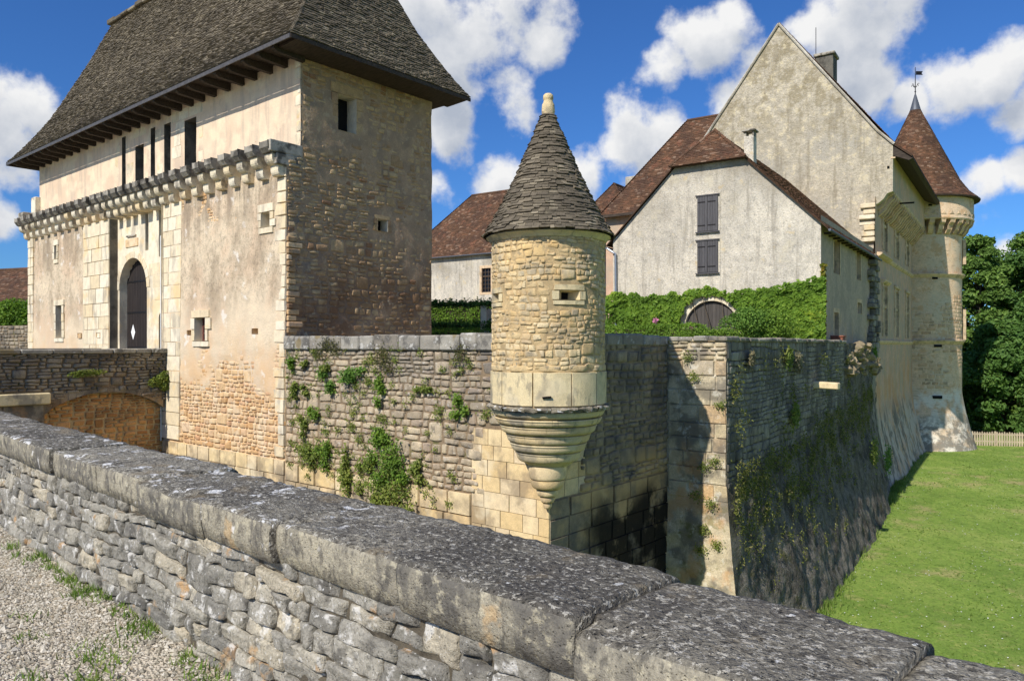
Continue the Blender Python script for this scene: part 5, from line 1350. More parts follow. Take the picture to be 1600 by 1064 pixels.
def build_house():
    t = Thing('gabled_house', MANOR, (-4.36, 6, -.4), 'plastered house with half-hipped gable, ivy and dark shutters', 'house')
    xl, xr, ye, ze, zr = -8.72, 0.0, 12.15, 4.65, 8.95
    xm = -4.36; kz = 7.5
    k = (zr-ze)/(xr-xm)
    hx = (kz-ze)/k
    wallp = [(xl, -.4), (xr, -.4), (xr, ze), (xr-hx, kz), (xl+hx, kz), (xl, ze)]
    ar = [(-4.27+1.12*-math.cos(PI*i/20), .72+1.12*math.sin(PI*i/20)) for i in range(21)]
    arch = [(-5.39, -.35)]+ar+[(-3.15, -.35)]
    MB().plate(wallp, [arch], lambda a, b, d: (a, -d, b), 0, .22).build('gable_wall', M['house_plaster'], t)
    R = random.Random(3)
    hR = [(2.37, 3.53, 2.95, 4.35), (7.32, 8.4, 3.05, 4.4), (2.4, 3.3, -.4, 1.35), (7.6, 8.7, 1.5, 2.0)]
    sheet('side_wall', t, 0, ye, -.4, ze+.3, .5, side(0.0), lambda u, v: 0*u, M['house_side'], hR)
    for i, (a, b, p, q) in enumerate(hR):
        recess('door' if i == 2 else 'window', t, a, b, p, q, 0, .2, M['manor_trim'], M['frame'] if i in (0, 2) else M['shutter'], fn=lambda u, v, d: (.004-d, u, v))
        for (u0, u1, v0, v1) in ((a-.16, a, p, q), (b, b+.16, p, q), (a-.16, b+.16, q, q+.18)):
            MB().box(-.02, .012, u0, u1, v0, v1).build('surround_block', M['manor_trim'], t)
    MB().box(xl-.0, xl+.12, .05, ye, -.4, ze+.2).build('far_side_wall', M['house_plaster'], t)
    # round-arched barn door
    d = MB().prism([(a*1.0, b) for a, b in arch], lambda a, b, dd: (a, .16+dd, b), 0, .05).build('barn_door', M['shut_dark'], t)
    for i in range(14):
        x = -5.37+i*.158; xc = x+.08+4.27; top = .72+math.sqrt(max(.02, 1.1**2-min(xc*xc, 1.2)))
        MB().box(x+.004, x+.152, .13, .165, -.35, top-.02, R.random()).build('plank', M['shut_dark'], d)
    for i in range(13):
        a0, a1 = PI*i/13, PI*(i+1)/13
        pl = [(-4.27-r_*math.cos(a), .72+r_*math.sin(a)) for r_, a in ((1.12, a0+.01), (1.12, (a0+a1)/2), (1.12, a1-.01), (1.36, a1-.01), (1.36, (a0+a1)/2), (1.36, a0+.01))]
        MB().prism(pl, lambda a, b, dd: (a, -dd, b), .02, -.1, R.random()).build('arch_stone', M['gate_ashlar'], t)
    # shutters
    for z0, z1 in ((4.70, 6.14), (3.0, 4.30)):
        MB().box(-4.94, -3.88, -.03, .02, z0-.10, z1+.10).build('window_surround', M['house_plaster'], t)
        for i in range(2):
            a = -4.83+i*.44
            s = MB().box(a, a+.43, -.07, -.035, z0, z1, R.random()).build('shutter', M['shutter'], t)
            for j in range(4):
                MB().box(a+.008+j*.105, a+.100+j*.105, -.085, -.07, z0+.01, z1-.01, R.random()).build('board', M['shutter'], s)
            for zz in (z0+.22, z1-.26):
                MB().box(a+.01, a+.34, -.094, -.085, zz, zz+.045).build('strap_hinge', M['iron'], s)
        MB().box(-4.90, -3.90, -.11, -.03, z1+.01, z1+.06).build('shutter_rail', M['shutter'], t)
        MB().box(-4.90, -3.90, -.11, -.03, z0-.06, z0-.01).build('shutter_rail', M['shutter'], t)
    # roof
    o = .22; zo = o*k
    hb = .75
    ov = .30
    ro = MB()
    eL, eR = (xl-ov, ze-ov*k), (xr+ov, ze-ov*k)
    apex = (xm, hb, zr+.06); back = (xm, ye, zr+.06)
    hl, hr = (xl+hx-.12, -.32, kz-.02), (xr-hx+.12, -.32, kz-.02)
    z6 = .06
    ro.add([(eR[0], -.16, eR[1]+z6), (eR[0], ye, eR[1]+z6), back, apex, (xr-hx, -.16, kz+z6)], [(0, 1, 2, 3, 4)])
    ro.add([(eL[0], ye, eL[1]+z6), (eL[0], -.16, eL[1]+z6), (xl+hx, -.16, kz+z6), apex, back], [(0, 1, 2, 3, 4)])
    ro.add([hl, hr, apex], [(0, 1, 2)])
    # undersides and verges
    ro.add([(eR[0], -.16, eR[1]), (eR[0], ye, eR[1]), (xm, ye, zr), (xm, hb, zr), (xr-hx, -.16, kz)], [(4, 3, 2, 1, 0)])
    ro.add([(eL[0], -.16, eL[1]), (xl+hx, -.16, kz), (xl+hx, -.16, kz+z6), (eL[0], -.16, eL[1]+z6)], [(0, 1, 2, 3)])
    ro.add([(xr-hx, -.16, kz), (eR[0], -.16, eR[1]), (eR[0], -.16, eR[1]+z6), (xr-hx, -.16, kz+z6)], [(0, 1, 2, 3)])
    ro.add([(eR[0], -.16, eR[1]), (eR[0], ye, eR[1]), (eR[0], ye, eR[1]+z6), (eR[0], -.16, eR[1]+z6)], [(0, 1, 2, 3)])
    ro.add([hl, hr, (hr[0], hr[1]+.3, hr[2]-.0), (hl[0], hl[1]+.3, hl[2])], [(3, 2, 1, 0)])
    r = ro.build('roof', M['tile_under'], t)
    tiled_slope(r, MANOR, hl, hr, apex, apex, M['tile'], 201, expo=.10)
    tiled_slope(r, MANOR, (eR[0], -.16, eR[1]+z6), (eR[0], ye, eR[1]+z6), (xm, -.16, zr+z6+.02), (xm, ye, zr+z6+.02), M['tile'], 202, expo=.10) if False else None
    # right slope, cut at the hip
    def rr(u, v, w):
        n = np.array((k, 0, 1))/math.hypot(k, 1); c = math.hypot(1, k)
        return np.stack(np.broadcast_arrays(eR[0]-v/c+w*n[0], u, eR[1]+z6+v*k/c+w*n[2]), -1)
    vm = math.hypot(eR[0]-xm, zr-eR[1])
    vk = math.hypot(eR[0]-(xr-hx), kz-eR[1])
    tiles(r, MANOR, rr, vm, lambda v: -.18+max(0, (v-vk)/(vm-vk))*(hb+.18), lambda v: ye, M['tile'], 203, expo=.11, wid=(.16, .2), th=.014, limit=0, mass='roof_tiles')
    # hip ridge tiles
    for a, b in ((hl, apex), (hr, apex)):
        a, b = Vector(a), Vector(b)
        for i in range(9):
            p, q = a.lerp(b, i/9), a.lerp(b, (i+1)/9+.02); MB().tube([p+Vector((0, -.01, .01)), q+Vector((0, 0, .03))], [.07, .055], 8, R.random()).build('hip_tile', M['tile'], r)
    # verge mortar, gutters, downpipe
    MB().tube([(eR[0]+.05, -.2, eR[1]-.02), (eR[0]+.05, ye, eR[1]-.02)], .055, 8).build('gutter', M['lead'], r)
    MB().tube([(eL[0]+.02, -.1, eL[1]-.02), (eL[0]+.02, 5, eL[1]-.02)], .055, 8).build('gutter', M['zinc'], r)
    MB().tube([(eL[0]+.05, -.08, eL[1]-.05), (xl+.02, -.10, eL[1]-.22), (xl+.16, -.10, eL[1]-.30), (xl+.18, -.10, 2.2), (xl+.18, -.10, -.3)], .05, 8).build('downpipe', M['zinc'], t)
    for i in range(14):
        y = .5+i*.85; MB().box(.0, .26, y, y+.09, eR[1]-.08, eR[1]-.005).build('rafter', M['beam'], r)
    # chimney
    c = MB().box(-3.32, -2.92, 1.3, 1.75, 7.2, 8.72).build('chimney', M['house_plaster'], t, bevel=.02)
    for x in (-3.30, -2.98):
        MB().box(x, x+.06, 1.34, 1.72, 8.72, 8.92).build('chimney_leg', M['corbel_cap'], c)
    MB().box(-3.4, -2.84, 1.25, 1.80, 8.92, 8.99).build('chimney_cap', M['corbel_cap'], c, bevel=.015)
build_house()

YG = 12.15
def build_manor():
    t = Thing('manor_house', MANOR, (-4.7, 20, -.4), 'large manor with tall pale gable and tiled roof behind the house', 'manor')
    R = random.Random(9)
    xm, za = -4.73, 17.5
    xr, xo = .10, .89
    gp = [(-10.35, -.4), (0.0, -.4), (0.0, 7.2), (.2, 7.25), (.45, 7.45), (.62, 7.72), (xo, 7.80), (xo, 10.1), (0.3, 10.72), (xm, za), (-9.75, 10.72), (-10.35, 10.1)]
    MB().prism(gp, lambda a, b, d: (a, d, b), YG, YG+.5).build('gable_wall', M['manor_gable'], t)
    # right wall with batter
    def wl(u, v): return flare(v)*(.65+.3*sstep(12.2, 16, u))
    wins = []
    for y0 in (14.3, 18.9, 23.8):
        wins += [(y0, y0+1.5, .5, 3.2), (y0, y0+1.5, 5.15, 7.4)]
    s = lambda u, v, w: np.stack(np.broadcast_arrays(xr+w+wl(u, v), u, v), -1)
    sheet('right_wall', t, YG-.2, 27.9, -7.6, 7.6, .25, s, lambda u, v: (.07*fbm(u*1.2, v*1.0, 0, 3, 4)+.03)*sstep(-2.9, -3.6, v)*sstep(12.2, 13.2, u), M['manor_wall'], wins)
    for (a, b, p, q) in wins:
        o = recess('window', t, a, b, p, q, 0, .22, M['manor_trim'], M['frame'], fn=lambda u, v, d: (xr+.004-d, u, v))
        for (u0, u1, v0, v1) in ((a-.22, a, p, q+.15), (b, b+.22, p, q+.15)):
            MB().box(xr-.02, xr+.07, u0, u1, v0, v1).build('pilaster', M['manor_trim'], t)
        MB().box(xr-.02, xr+.12, a-.32, b+.32, q+.15, q+.32).build('cornice', M['manor_trim'], t, bevel=.03)
        m = (a+b)/2; h = p+(q-p)*.6
        MB().box(xr-.18, xr+.0, m-.07, m+.07, p, q).build('mullion', M['manor_trim'], o)
        MB().box(xr-.18, xr-.002, a, b, h-.07, h+.07).build('transom', M['manor_trim'], o)
    for y0, y1, z, d in ((16.4, 27.5, 4.72, .14), (12.2, 27.5, .22, .12), (12.3, 16.2, 4.72, .3), (13.9, 16.2, 3.45, .22)):
        MB().prism([(0, z-.16), (d*.5, z-.12), (d, z-.02), (d, z+.06), (0, z+.10)], lambda a, b, dd: (xr+a-.01, dd, b), y0, y1).build('string_course', M['manor_trim'], t)
    # gallery carried on a coved corbel table
    cove = [(xr-.05, 7.0), (xr+.10, 7.05), (.30, 7.14), (.42, 7.28), (.50, 7.46), (.60, 7.62), (.80, 7.70), (.88, 7.78), (.88, 7.9), (xr-.05, 7.9)]
    MB().prism(cove, lambda a, b, d: (a, d, b), YG+.52, 28.0).build('coved_corbel', M['manor_trim'], t)
    for i in range(22):
        y = YG+.9+i*.68
        MB().prism([(xr, 6.72), (.22, 6.78), (.44, 7.0), (.58, 7.26), (.72, 7.42), (.84, 7.55), (.86, 7.74), (xr, 7.74)], lambda a, b, d: (a, d, b), y-.13, y+.13, R.random()).build('corbel', M['manor_trim'], t, bevel=.02)
    MB().box(.2, .885, YG+.505, 28.0, 7.9, 10.15).build('gallery_wall', M['manor_wall'], t)
    MB().tube([(.85, 15.0, 7.62), (1.55, 15.0, 7.60)], .05, 6).build('spout', M['iron'], t)
    # jagged toothing stones at the corner
    for i in range(26):
        z = -.2+i*.29; w = R.uniform(.5, .95)*(1.0 if z > 4.2 else .75)
        y0 = YG-R.uniform(.04, .22)
        if z < 5.2 and z > 4.4: continue
        MB().box(-w*.9+.02, .09+R.uniform(-.03, .03), y0, YG+.04, z, z+R.uniform(.2, .27), R.random()).build('toothing_stone', M['gate_ashlar'] if z > 4.4 else M['bastion_stone'], t, bevel=.03)
    z = -.6
    while z < 4.55:
        h = R.uniform(.2, .34); y = 12.0-R.uniform(1.1, 2.3)*(1.0-.07*z)
        while y < 12.0:
            w = R.uniform(.4, .9); MB().box(-.02, .20+R.uniform(0, .16), y, min(y+w, 12.1)-.015, z, z+h-.012, R.random()).build('toothing_stone', M['bastion_stone'], t, bevel=.035); y += w
        z += h
    MB().box(.80, 1.0, YG-.03, YG+.02, 9.45, 9.52).build('kneeler', M['manor_trim'], t)
    MB().box(.62, .74, YG-.006, YG+.05, 8.95, 9.1).build('putlog_hole', M['dark'], t)
    # roof
    ro = MB(); yb = 28.5
    rp = [(1.75, 9.55), (.95, 10.22), (.2, 11.0), (xm, za+.12), (-9.66, 11.0), (-10.4, 10.22), (-11.2, 9.55)]
    lo = [(a, b-.12) for a, b in rp][::-1]
    ro.prism(rp+lo, lambda a, b, d: (a, d, b), YG-.06, yb)
    r = ro.build('roof', M['tile_under'], t)
    MB().prism([(1.78, 9.36), (.9, 10.1), (.9, 9.6), (1.6, 9.28)], lambda a, b, d: (a, d, b), YG+.02, yb).build('eaves_board', M['beam'], r)
    # pale verge strip along the gable
    for pts in ([(.95, 10.2), (.2, 10.98), (xm, za+.1)], [(-10.4, 10.2), (-9.66, 10.98), (xm, za+.1)]):
        MB().tube([(a, YG-.05, b-.03) for a, b in pts], .07, 6).build('verge', M['house_plaster'], r)
    for (p, q, q2, p2, sd) in (((.95, 10.22), (xm, za+.12), None, None, 301),):
        tiled_slope(r, MANOR, (.95, YG-.06, 10.23), (.95, yb, 10.23), (xm, YG-.06, za+.14), (xm, yb, za+.14), M['tile'], sd, expo=.16, wid=(.2, .26), th=.018)
    c = MB().box(-3.55, -2.6, 15.5, 16.6, 13.6, 16.55).build('chimney', M['dark_and_shaded_stone'], t, bevel=.02)
    MB().box(-3.65, -2.5, 15.4, 16.7, 16.55, 16.72).build('chimney_cap', M['corbel_cap'], c, bevel=.03)
    MB().tube([(-3.55, 15.6, 16.6), (-3.55, 15.6, 18.3)], .02, 5).build('lightning_rod', M['iron'], c)
    MB().box(-10.3, .09, 28.0, 28.4, -.4, 10).build('back_wall', M['manor_wall'], t)
    MB().box(-10.35, -10.1, YG+.5, 28, -.4, 10.1).build('far_side_wall', M['manor_wall'], t)
build_manor()

def build_tower():
    cx, cy, r = 0.0, 30.1, 2.85
    F = frame(*world_pt(MANOR, cx, cy), 0)
    t = Thing('round_tower', F, (0, 0, -7.2), 'round stone tower with red-brown conical roof, flared base and weathervane', 'tower')
    R = random.Random(12)
    rz = lambda v: r+.95*np.clip((-3.0-np.asarray(v))/4.2, 0, 1.1)**1.4
    L = PI*r
    f = drum(r, rz=rz)
    hol = []
    sheet('drum_wall', t, -L, L, -7.8, 8.0, .22, f, lambda u, v: .02*fbm(u*1.5, v*2.5, 0, 4, 4), M['tower_wall'])
    # brick-like courses that stand a little proud in patches
    Q = ashlar(-L*.62, L*.62, -2.9, 7.5, .24, (.4, .8), 211, gap=.02)
    c = Q.mean(1); Q = Q[fbm(c[:, 0]*.5, c[:, 1]*.5, 0, 6, 3) > .18]
    stones(t, F, Q, f, M['manor_trim'], 212, depth=(.015, .03), n=(3, 2), limit=80, rnd=.06)
    for z in (4.78, .30):
        MB().lathe([(r-.1, z-.22), (r+.06, z-.18), (r+.17, z-.03), (r+.2, z), (r+.2, z+.07), (r-.1, z+.12)], 64).build('string_course', M['manor_trim'], t, smooth=True, angle=35)
    # machicolation
    for i in range(32):
        a = 2*PI*i/32; ca, sa = math.cos(a), math.sin(a)
        def pt(rr, tt, z): return (rr*sa+tt*ca, -rr*ca+tt*sa, z)
        MB().prism([(r-.1, 7.45), (r+.16, 7.52), (r+.34, 7.75), (r+.44, 8.02), (r+.62, 8.18), (r+.68, 8.42), (r-.1, 8.42)], lambda u, v, d: pt(u, d, v), -.16, .16, R.random()).build('corbel', M['manor_trim'], t, bevel=.02)
    MB().lathe([(r-.1, 8.40), (r+.70, 8.41), (r+.74, 8.5), (r+.70, 8.60), (r+.70, 10.0), (r-.1, 10.05)], 72).build('parapet_ring', M['tower_wall'], t, smooth=True, angle=35)
    for i in range(40):
        a = 2*PI*i/40
        V = []
        rr = r+.715
        for (da, z) in ((-.055, 8.72), (0, 8.98), (.055, 8.72)):
            V.append((rr*math.sin(a+da), -rr*math.cos(a+da), z))
        for (da, z) in ((-.03, 8.74), (0, 8.90), (.03, 8.74)):
            V.append(((rr+.02)*math.sin(a+da), -(rr+.02)*math.cos(a+da), z))
        MB().add(V, [(0, 2, 5, 3), (2, 1, 4, 5), (1, 0, 3, 4), (3, 5, 4)]).build('carved_fret', M['manor_trim'], t)
    # putlog slits
    for (th, z, w, h) in ((-.12, 8.9+.35, .2, .1), (.05, 4.45, .35, .14), (.12, -.1, .5, .16), (.1, -3.55, .6, .2)):
        p = f(th*r-.35, z, 0.0 if z < 8 else .72)
        MB().box(p[0]-w/2, p[0]+w/2, p[1]-.06, p[1]+.1, z, z+h).build('slit', M['dark'], t)
    # pilaster at the right edge
    for z0, z1 in ((-.0, .9+1.6), (5.2, 7.3)):
        th = 1.18; p = f(th*r, z0, .03)
        MB().box(p[0]-.1, p[0]+.1, p[1]-.3, p[1]+.3, z0+.4, z1).build('window_jamb', M['manor_trim'], t)
    # cone roof
    rb, ra, zb, za = 3.93, .16, 9.95, 17.0
    prof = [(0, 0), (.10, .16), (.22, .30), (1, 1)]
    def R_(s): return np.interp(s, [0, .08, .2, 1.0], [rb, rb-.62, rb-1.18, ra])
    vm = 8.2
    def rc(u, v, w):
        s_ = np.asarray(v)/vm; rr = R_(s_); zz = zb+(za-zb)*s_
        return np.stack(np.broadcast_arrays((rr+w*.88)*np.sin(u), -(rr+w*.88)*np.cos(u), zz+w*.45), -1)
    ro = MB().lathe([(float(R_(s))-.02, zb+(za-zb)*s) for s in np.linspace(0, 1, 24)], 64).build('roof', M['tile_under'], t, smooth=True)
    rg = np.random.default_rng(5); rows = []; v = 0
    while v < vm-.05:
        rr = float(R_(v/vm)); n = max(8, int(2*PI*rr/.19)); a = rg.uniform(0, 1)
        e = a+np.arange(n+1)/n*2*PI
        for x0, x1 in zip(e[:-1], e[1:]): rows.append((x0, x1, v+rg.uniform(-.008, .008), v+.2, rg.uniform(.7, 1.3)*.014))
        v += .115
    T = np.array(rows); x0, x1, v0, v1, h = T.T
    X = np.stack([rc(x0, v0, h*2), rc(x1, v0, h*2), rc(x1, v1, h*.2), rc(x0, v1, h*.2), rc(x0, v0, h*.4), rc(x1, v0, h*.4)], 1)
    kk = (np.arange(len(T))*6)[:, None, None]
    Fq = (np.array([(0, 1, 2, 3), (4, 5, 1, 0)])[None]+kk).reshape(-1, 4)
    mesh('roof_tiles', X.reshape(-1, 3), Fq, M['tile'], ro, np.repeat(rg.random(len(T)), 6), False, 'stuff')
    MB().lathe([(3.3, 9.9), (3.93, 9.88), (3.95, 9.95), (3.3, 9.99)], 64).build('eaves', M['beam'], ro)
    MB().lathe([(.36, 16.62), (.34, 16.7), (.06, 17.75), (.0, 17.8)], 20).build('lead_cap', M['lead'], ro, smooth=True, angle=50)
    v = MB().tube([(0, 0, 17.6), (0, 0, 19.7)], [.035, .02], 6).build('weathervane', M['iron'], t)
    MB().add([(.04, 0, 19.15), (.55, .02, 19.15), (.46, .02, 19.28), (.55, .02, 19.42), (.04, 0, 19.42)], [(0, 1, 2, 3, 4)]).build('vane_flag', M['iron'], v)
    for q in range(4):
        a = q*PI/2+.4; c, s = math.cos(a), math.sin(a)
        MB().tube([(0, 0, 18.25), (.12*c, .12*s, 18.33), (.22*c, .22*s, 18.5), (.30*c, .30*s, 18.47), (.30*c, .30*s, 18.40)], .018, 5).build('scroll', M['iron'], v)
    MB().lathe([(0, 17.9), (.07, 17.97), (0, 18.04)], 10).build('knob', M['iron'], v, smooth=True)
build_tower()

def hip_building(name, label, x0, x1, y0, y1, ze, zr, run, base=-.4, wall='manor_wall', ov=.35, seed=1, run_y=None, fr=MANOR, cat='building', flare_z=.0, win=(), ridge_y=False, tiles_front=True):
    t = Thing(name, fr, ((x0+x1)/2, (y0+y1)/2, base), label, cat)
    hol = [(a, b, p, q) for a, b, p, q in win]
    sheet('front_wall', t, x0, x1, base, ze, .6, front(y0), lambda u, v: 0*u, M[wall], hol)
    MB().box(x0, x0+.2, y0+.01, y1, base, ze).build('left_wall', M[wall], t)
    MB().box(x1-.2, x1, y0+.01, y1, base, ze).build('right_wall', M[wall], t)
    MB().box(x0, x1, y1-.2, y1-.01, base, ze).build('back_wall', M[wall], t)
    for (a, b, p, q) in win:
        o = recess('window', t, a, b, p, q, y0, .18, M['manor_trim'], M['glass'])
        for (u0, u1, v0, v1) in ((a-.2, a, p, q), (b, b+.2, p, q), (a-.2, b+.2, q, q+.22), (a-.2, b+.2, p-.18, p)):
            MB().box(u0, u1, y0-.02, y0+.01, v0, v1).build('surround_block', M['manor_trim'], t)
        nb = 3
        for i in range(nb+1):
            u = a+(b-a)*i/nb; wd = .05 if i in (0, nb) else .02
            MB().box(max(a, u-wd), min(b, u+wd), y0+.08, y0+.13, p, q).build('glazing_bar', M['frame'], o)
        for i in range(7):
            v = p+(q-p)*i/6; wd = .05 if i in (0, 4, 6) else .02
            MB().box(a, b, y0+.085, y0+.125, max(p, v-wd), min(q, v+wd)).build('glazing_bar', M['frame'], o)
    e = [(x0-ov, y0-ov, ze-.1), (x1+ov, y0-ov, ze-.1), (x1+ov, y1+ov, ze-.1), (x0-ov, y1+ov, ze-.1)]
    if ridge_y:
        xm = (x0+x1)/2; ra, rb = (xm, y0+run, zr), (xm, y1-run, zr)
        Fs = [(e[0], e[1], ra), (e[1], e[2], rb, ra), (e[2], e[3], rb), (e[3], e[0], ra, rb)]
    else:
        ym = (y0+y1)/2; ra, rb = (x0+run, ym, zr), (x1-run, ym, zr)
        Fs = [(e[0], e[1], rb, ra), (e[1], e[2], rb), (e[2], e[3], ra, rb), (e[3], e[0], ra)]
    mb = MB()
    for f in Fs: mb.add(f, [tuple(range(len(f)))])
    mb.add(e, [(3, 2, 1, 0)])
    r = mb.build('roof', M['tile_under'], t)
    if ridge_y:
        tiled_slope(r, fr, e[0], e[1], ra, ra, M['tile'], seed, expo=.16, wid=(.2, .26), th=.018)
        tiled_slope(r, fr, e[1], e[2], ra, rb, M['tile'], seed+1, expo=.16, wid=(.2, .26), th=.018)
        tiled_slope(r, fr, e[3], e[0], rb, ra, M['tile'], seed+2, expo=.16, wid=(.2, .26), th=.018)
    else:
        tiled_slope(r, fr, e[0], e[1], ra, rb, M['tile'], seed, expo=.16, wid=(.2, .26), th=.018)
        tiled_slope(r, fr, e[3], e[0], ra, ra, M['tile'], seed+1, expo=.16, wid=(.2, .26), th=.018)
    MB().tube([ra, rb], .12, 8).build('ridge', M['tile'], r)
    MB().tube([e[0], e[1]], .06, 6).build('gutter', M['lead'], r)
    return t, r

def build_far():
    t, r = hip_building('hipped_wing', 'cream wing with steep brown hipped roof behind the ivy-clad house', -16.2, -3.0, 14.0, 22.0, 8.5, 14.95, 4.0, seed=401)
    MB().box(-16.75, -11.0, 13.45, 13.62, 8.25, 8.42).build('eaves_board', M['beam'], r)
    hip_building('tile_roofed_pavilion', 'small far pavilion roof peeking out beside the slate turret cone', -24.6, -19.0, 24.0, 34.0, 9.3, 13.4, 2.4, seed=411, ridge_y=True)
    c = MB().box(-19.7, -18.4, 24.2, 25.4, -.4, 13.3).build('chimney_stack', M['house_plaster'], None, fr=MANOR, bevel=.03)
    tag(c, 'pale square chimney stack rising beyond the hipped wing roof', 'chimney')
    hip_building('courtyard_building', 'cream courtyard building with brown hipped roof between gatehouse and turret', -37.5, -20.0, 18.0, 26.0, 7.3, 12.95, 4.3, seed=421, wall='house_plaster',
                 win=[(-29.2, -28.3, 4.2, 6.1)])
    # far left beyond the gate: roof and garden wall
    F = frame(-37, 55, -20)
    hip_building('outbuilding', 'low outbuilding with dark brown tiled roof left of the gatehouse', -9, 5, 0, 6, 3.2, 5.9, 3, base=-1, seed=431, fr=F)
    F2 = frame(-29, 41, -25)
    t = Thing('garden_wall', F2, (0, 0, -1.2), 'dark shaded garden wall below the bush left of the gatehouse', 'wall')
    MB().box(-8, 5.0, 0, .5, -1.4, 1.05).build('wall_core', M['rampart_mortar'], t)
    Q = rubble(-8, 5, -1.2, 1.05, (.3, .5), (.25, .6), 441, gap=.03)
    stones(t, F2, Q, front(0), M['bridge_stone'], 442, depth=(.03, .06), limit=60, moat=False)
build_far()
# ================================================================== PLANTS, FENCE, SMALL THINGS
def sphere_pts(rg, n):
    p = rg.normal(0, 1, (n, 3)); return p/np.linalg.norm(p, axis=1, keepdims=True)

def bush(name, label, cat, fr, c, radii, n, size, mat, seed, group=None, clumps=9, spread=.7, stem=True):
    rg = np.random.default_rng(seed)
    t = Thing(name, fr, (c[0], c[1], c[2]-radii[2]*.9), label, cat, group)
    cc = sphere_pts(rg, clumps)*np.array(radii)*rg.uniform(.25, .75, (clumps, 1))+np.array(c)
    rr = np.array(radii)*rg.uniform(.35, .6, (clumps, 1))
    k = rg.integers(0, clumps, n); d = sphere_pts(rg, n)
    P = cc[k]+d*rr[k]*rg.uniform(.7, 1.05, (n, 1))
    V, F, T = leaves(P, d+np.array((0, 0, .4)), size, rg, spread)
    mesh('foliage', V, F, mat, t, np.clip(T*.7+.3*rg.random(clumps)[k].repeat(4), 0, 1))
    if stem:
        mb = MB()
        for i in range(4): mb.tube([(c[0], c[1], c[2]-radii[2]*.95), tuple(cc[i])], [.03, .01], 5)
        mb.build('stem', M['bark'], t)
    return t

def hedge(name, label, fr, x0, x1, y0, y1, z0, z1, n, size, mat, seed, lump=.12):
    rg = np.random.default_rng(seed)
    t = Thing(name, fr, ((x0+x1)/2, (y0+y1)/2, z0), label, 'hedge')
    fc = rg.random(n); P = np.empty((n, 3)); N = np.zeros((n, 3))
    u, v = rg.random(n), rg.random(n)
    aF, aT = (x1-x0)*(z1-z0), (x1-x0)*(y1-y0); aS = (y1-y0)*(z1-z0); tot = aF+aT+2*aS
    F_ = fc < aF/tot; T_ = (fc >= aF/tot) & (fc < (aF+aT)/tot); S1 = (fc >= (aF+aT)/tot) & (fc < (aF+aT+aS)/tot); S2 = fc >= (aF+aT+aS)/tot
    P[F_] = np.stack([x0+(x1-x0)*u, np.full(n, y0), z0+(z1-z0)*v], -1)[F_]; N[F_] = (0, -1, .3)
    P[T_] = np.stack([x0+(x1-x0)*u, y0+(y1-y0)*v, np.full(n, z1)], -1)[T_]; N[T_] = (0, 0, 1)
    P[S1] = np.stack([np.full(n, x0), y0+(y1-y0)*u, z0+(z1-z0)*v], -1)[S1]; N[S1] = (-1, 0, .3)
    P[S2] = np.stack([np.full(n, x1), y0+(y1-y0)*u, z0+(z1-z0)*v], -1)[S2]; N[S2] = (1, 0, .3)
    P += N*(lump*fbm(P[:, 0]*2.2, P[:, 1]*2.2, P[:, 2]*2.2, seed, 3)*1.5)[:, None]+rg.normal(0, .03, (n, 3))
    V, F, T = leaves(P, N, size, rg, .6)
    mesh('foliage', V, F, mat, t, T)
    MB().box(x0+.1, x1-.1, y0+.1, y1-.1, z0, z1-.1).build('twigs', M['bark'], t)
    return t

